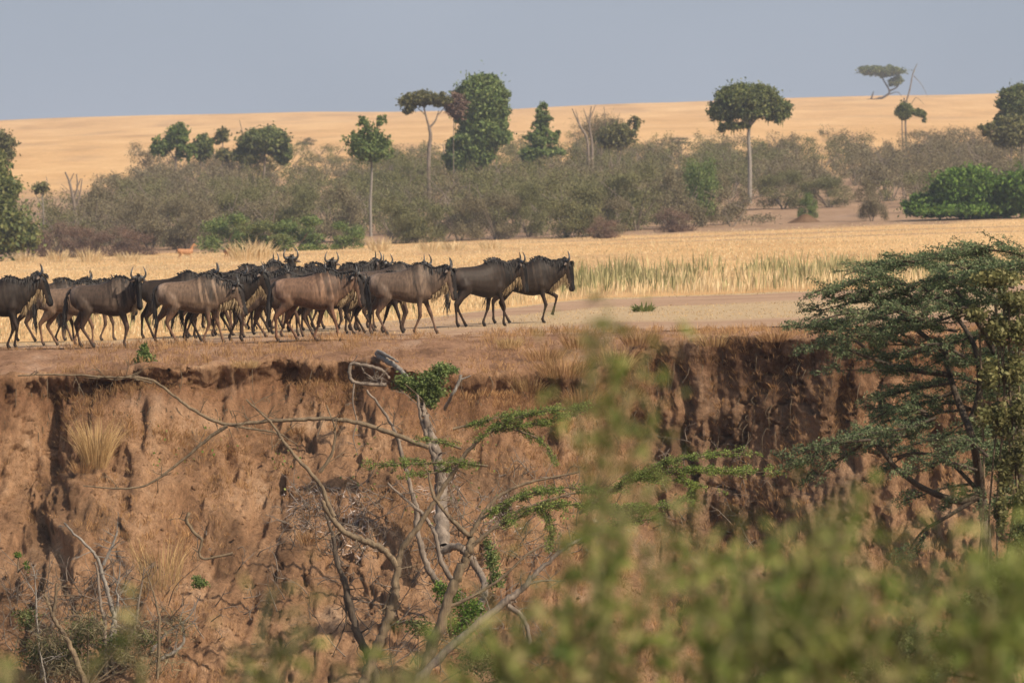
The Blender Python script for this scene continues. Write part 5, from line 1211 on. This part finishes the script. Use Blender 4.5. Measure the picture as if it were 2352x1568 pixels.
near_bush('near_bush', 'darker blurred bush at the right edge behind the nearest one', 13.5, 1950, 2440, ([0, .5, 1], [1420, 1330, 1180]), 16, 30, 14, 'leaf_dark', .02, .07)
near_bush('near_bush', 'low blurred leaves along the bottom edge under the forked tree', 11, 560, 1150, ([0, .5, 1], [1590, 1560, 1490]), 8, 9, 15)

# ------------------------------------------------------------------ warm dusty air over the plain
def haze():
    V = [(x, y, z) for z in (-9.0, 62.0) for y in (-220.0, 2700.0) for x in (-1300.0, 1300.0)]
    Fq = [(0, 2, 3, 1), (4, 5, 7, 6), (0, 1, 5, 4), (2, 6, 7, 3), (0, 4, 6, 2), (1, 3, 7, 5)]
    m = bpy.data.materials.new('haze'); m.use_nodes = True; t = m.node_tree; t.nodes.clear()
    pv = t.nodes.new("ShaderNodeVolumePrincipled"); pv.inputs['Color'].default_value = (.80, .86, 1.0, 1); pv.inputs['Density'].default_value = .00021; pv.inputs['Anisotropy'].default_value = .2
    out = t.nodes.new("ShaderNodeOutputMaterial"); t.links.new(pv.outputs[0], out.inputs['Volume'])
    tag(obj('haze', raw_mesh('haze', V, Fq), m), 'thin dusty haze in the air over the whole plain', 'haze', kind='stuff')
haze()

def hanging_roots():
    m = MB(); r = np.random.default_rng(8)
    sel = np.where((BU > -100) & (BU < 2450) & (np.repeat(BW[:, 0], nc) > .5) & (np.repeat(BW[:, 0], nc) <= 1.0) & (BYs < 1000))[0]
    for k in r.choice(sel, 420):
        p = BV[k] + BN[k] * .01; L = r.uniform(.12, .6) * (1.4 if r.random() < .15 else 1)
        q = [p, p + BN[k] * .04 + [r.normal(0, .03), 0, -L * .4], p + BN[k] * .05 + [r.normal(0, .07), 0, -L]]
        m.tube(curve(q, 3), np.linspace(.009, .003, 7), 4)
    tag(m.build('hanging_rootlets', M['bark_brown'], None, True), 'fine rootlets hanging from the upper face of the bank', 'rootlets', kind='stuff')
hanging_roots()

def tangle():
    m = MB(); r = np.random.default_rng(15)
    for (u0, y0, ru, ry, n, L0) in [(1000, 1300, 230, 170, 130, .55), (1230, 1200, 180, 120, 70, .45), (200, 1440, 230, 110, 130, .6), (760, 1200, 130, 90, 60, .4), (1050, 1500, 300, 80, 70, .6), (620, 1350, 260, 160, 50, .4), (1600, 1150, 200, 150, 50, .4)]:
        sel = np.where(((BU - u0) / ru) ** 2 + ((BYs - y0) / ry) ** 2 < 1)[0]
        for k in r.choice(sel, n):
            p = BV[k]; d = np.array([r.normal(0, .8), -.4 + r.normal(0, .3), r.uniform(.1, 1.1)]); d /= np.linalg.norm(d); L = L0 * r.uniform(.4, 1.5)
            q1 = p + d * L * .5 + r.normal(0, .07, 3); q2 = p + d * L + r.normal(0, .12, 3); c = curve([p, q1, q2], 4); m.tube(c, np.linspace(.011, .003, 9), 4)
            for _ in range(3):
                e = d + r.normal(0, .7, 3); e /= np.linalg.norm(e); b = c[r.integers(3, 9)]; m.tube([b, b + e * L * .15 + r.normal(0, .02, 3), b + e * L * .35], [.005, .004, .002], 4)
    tag(m.build('dry_twigs', M['bark_grey'], None, True), 'tangle of fine dry twigs over the lower bank', 'twigs', kind='stuff')
tangle()
for u, D, h, w, lab in [(702, 820, 1.3, 3.4, 'tiny dark bush alone on the golden slope left of the pale stemmed tree'), (1560, 760, 1.1, 4.0, 'low faint bush on the golden slope left of the umbrella tree'), (1960, 700, 1.2, 5, 'low bush on the slope just above the thicket right of the umbrella tree')]:
    place_shrub(u, D, w, h, 'b', lab)
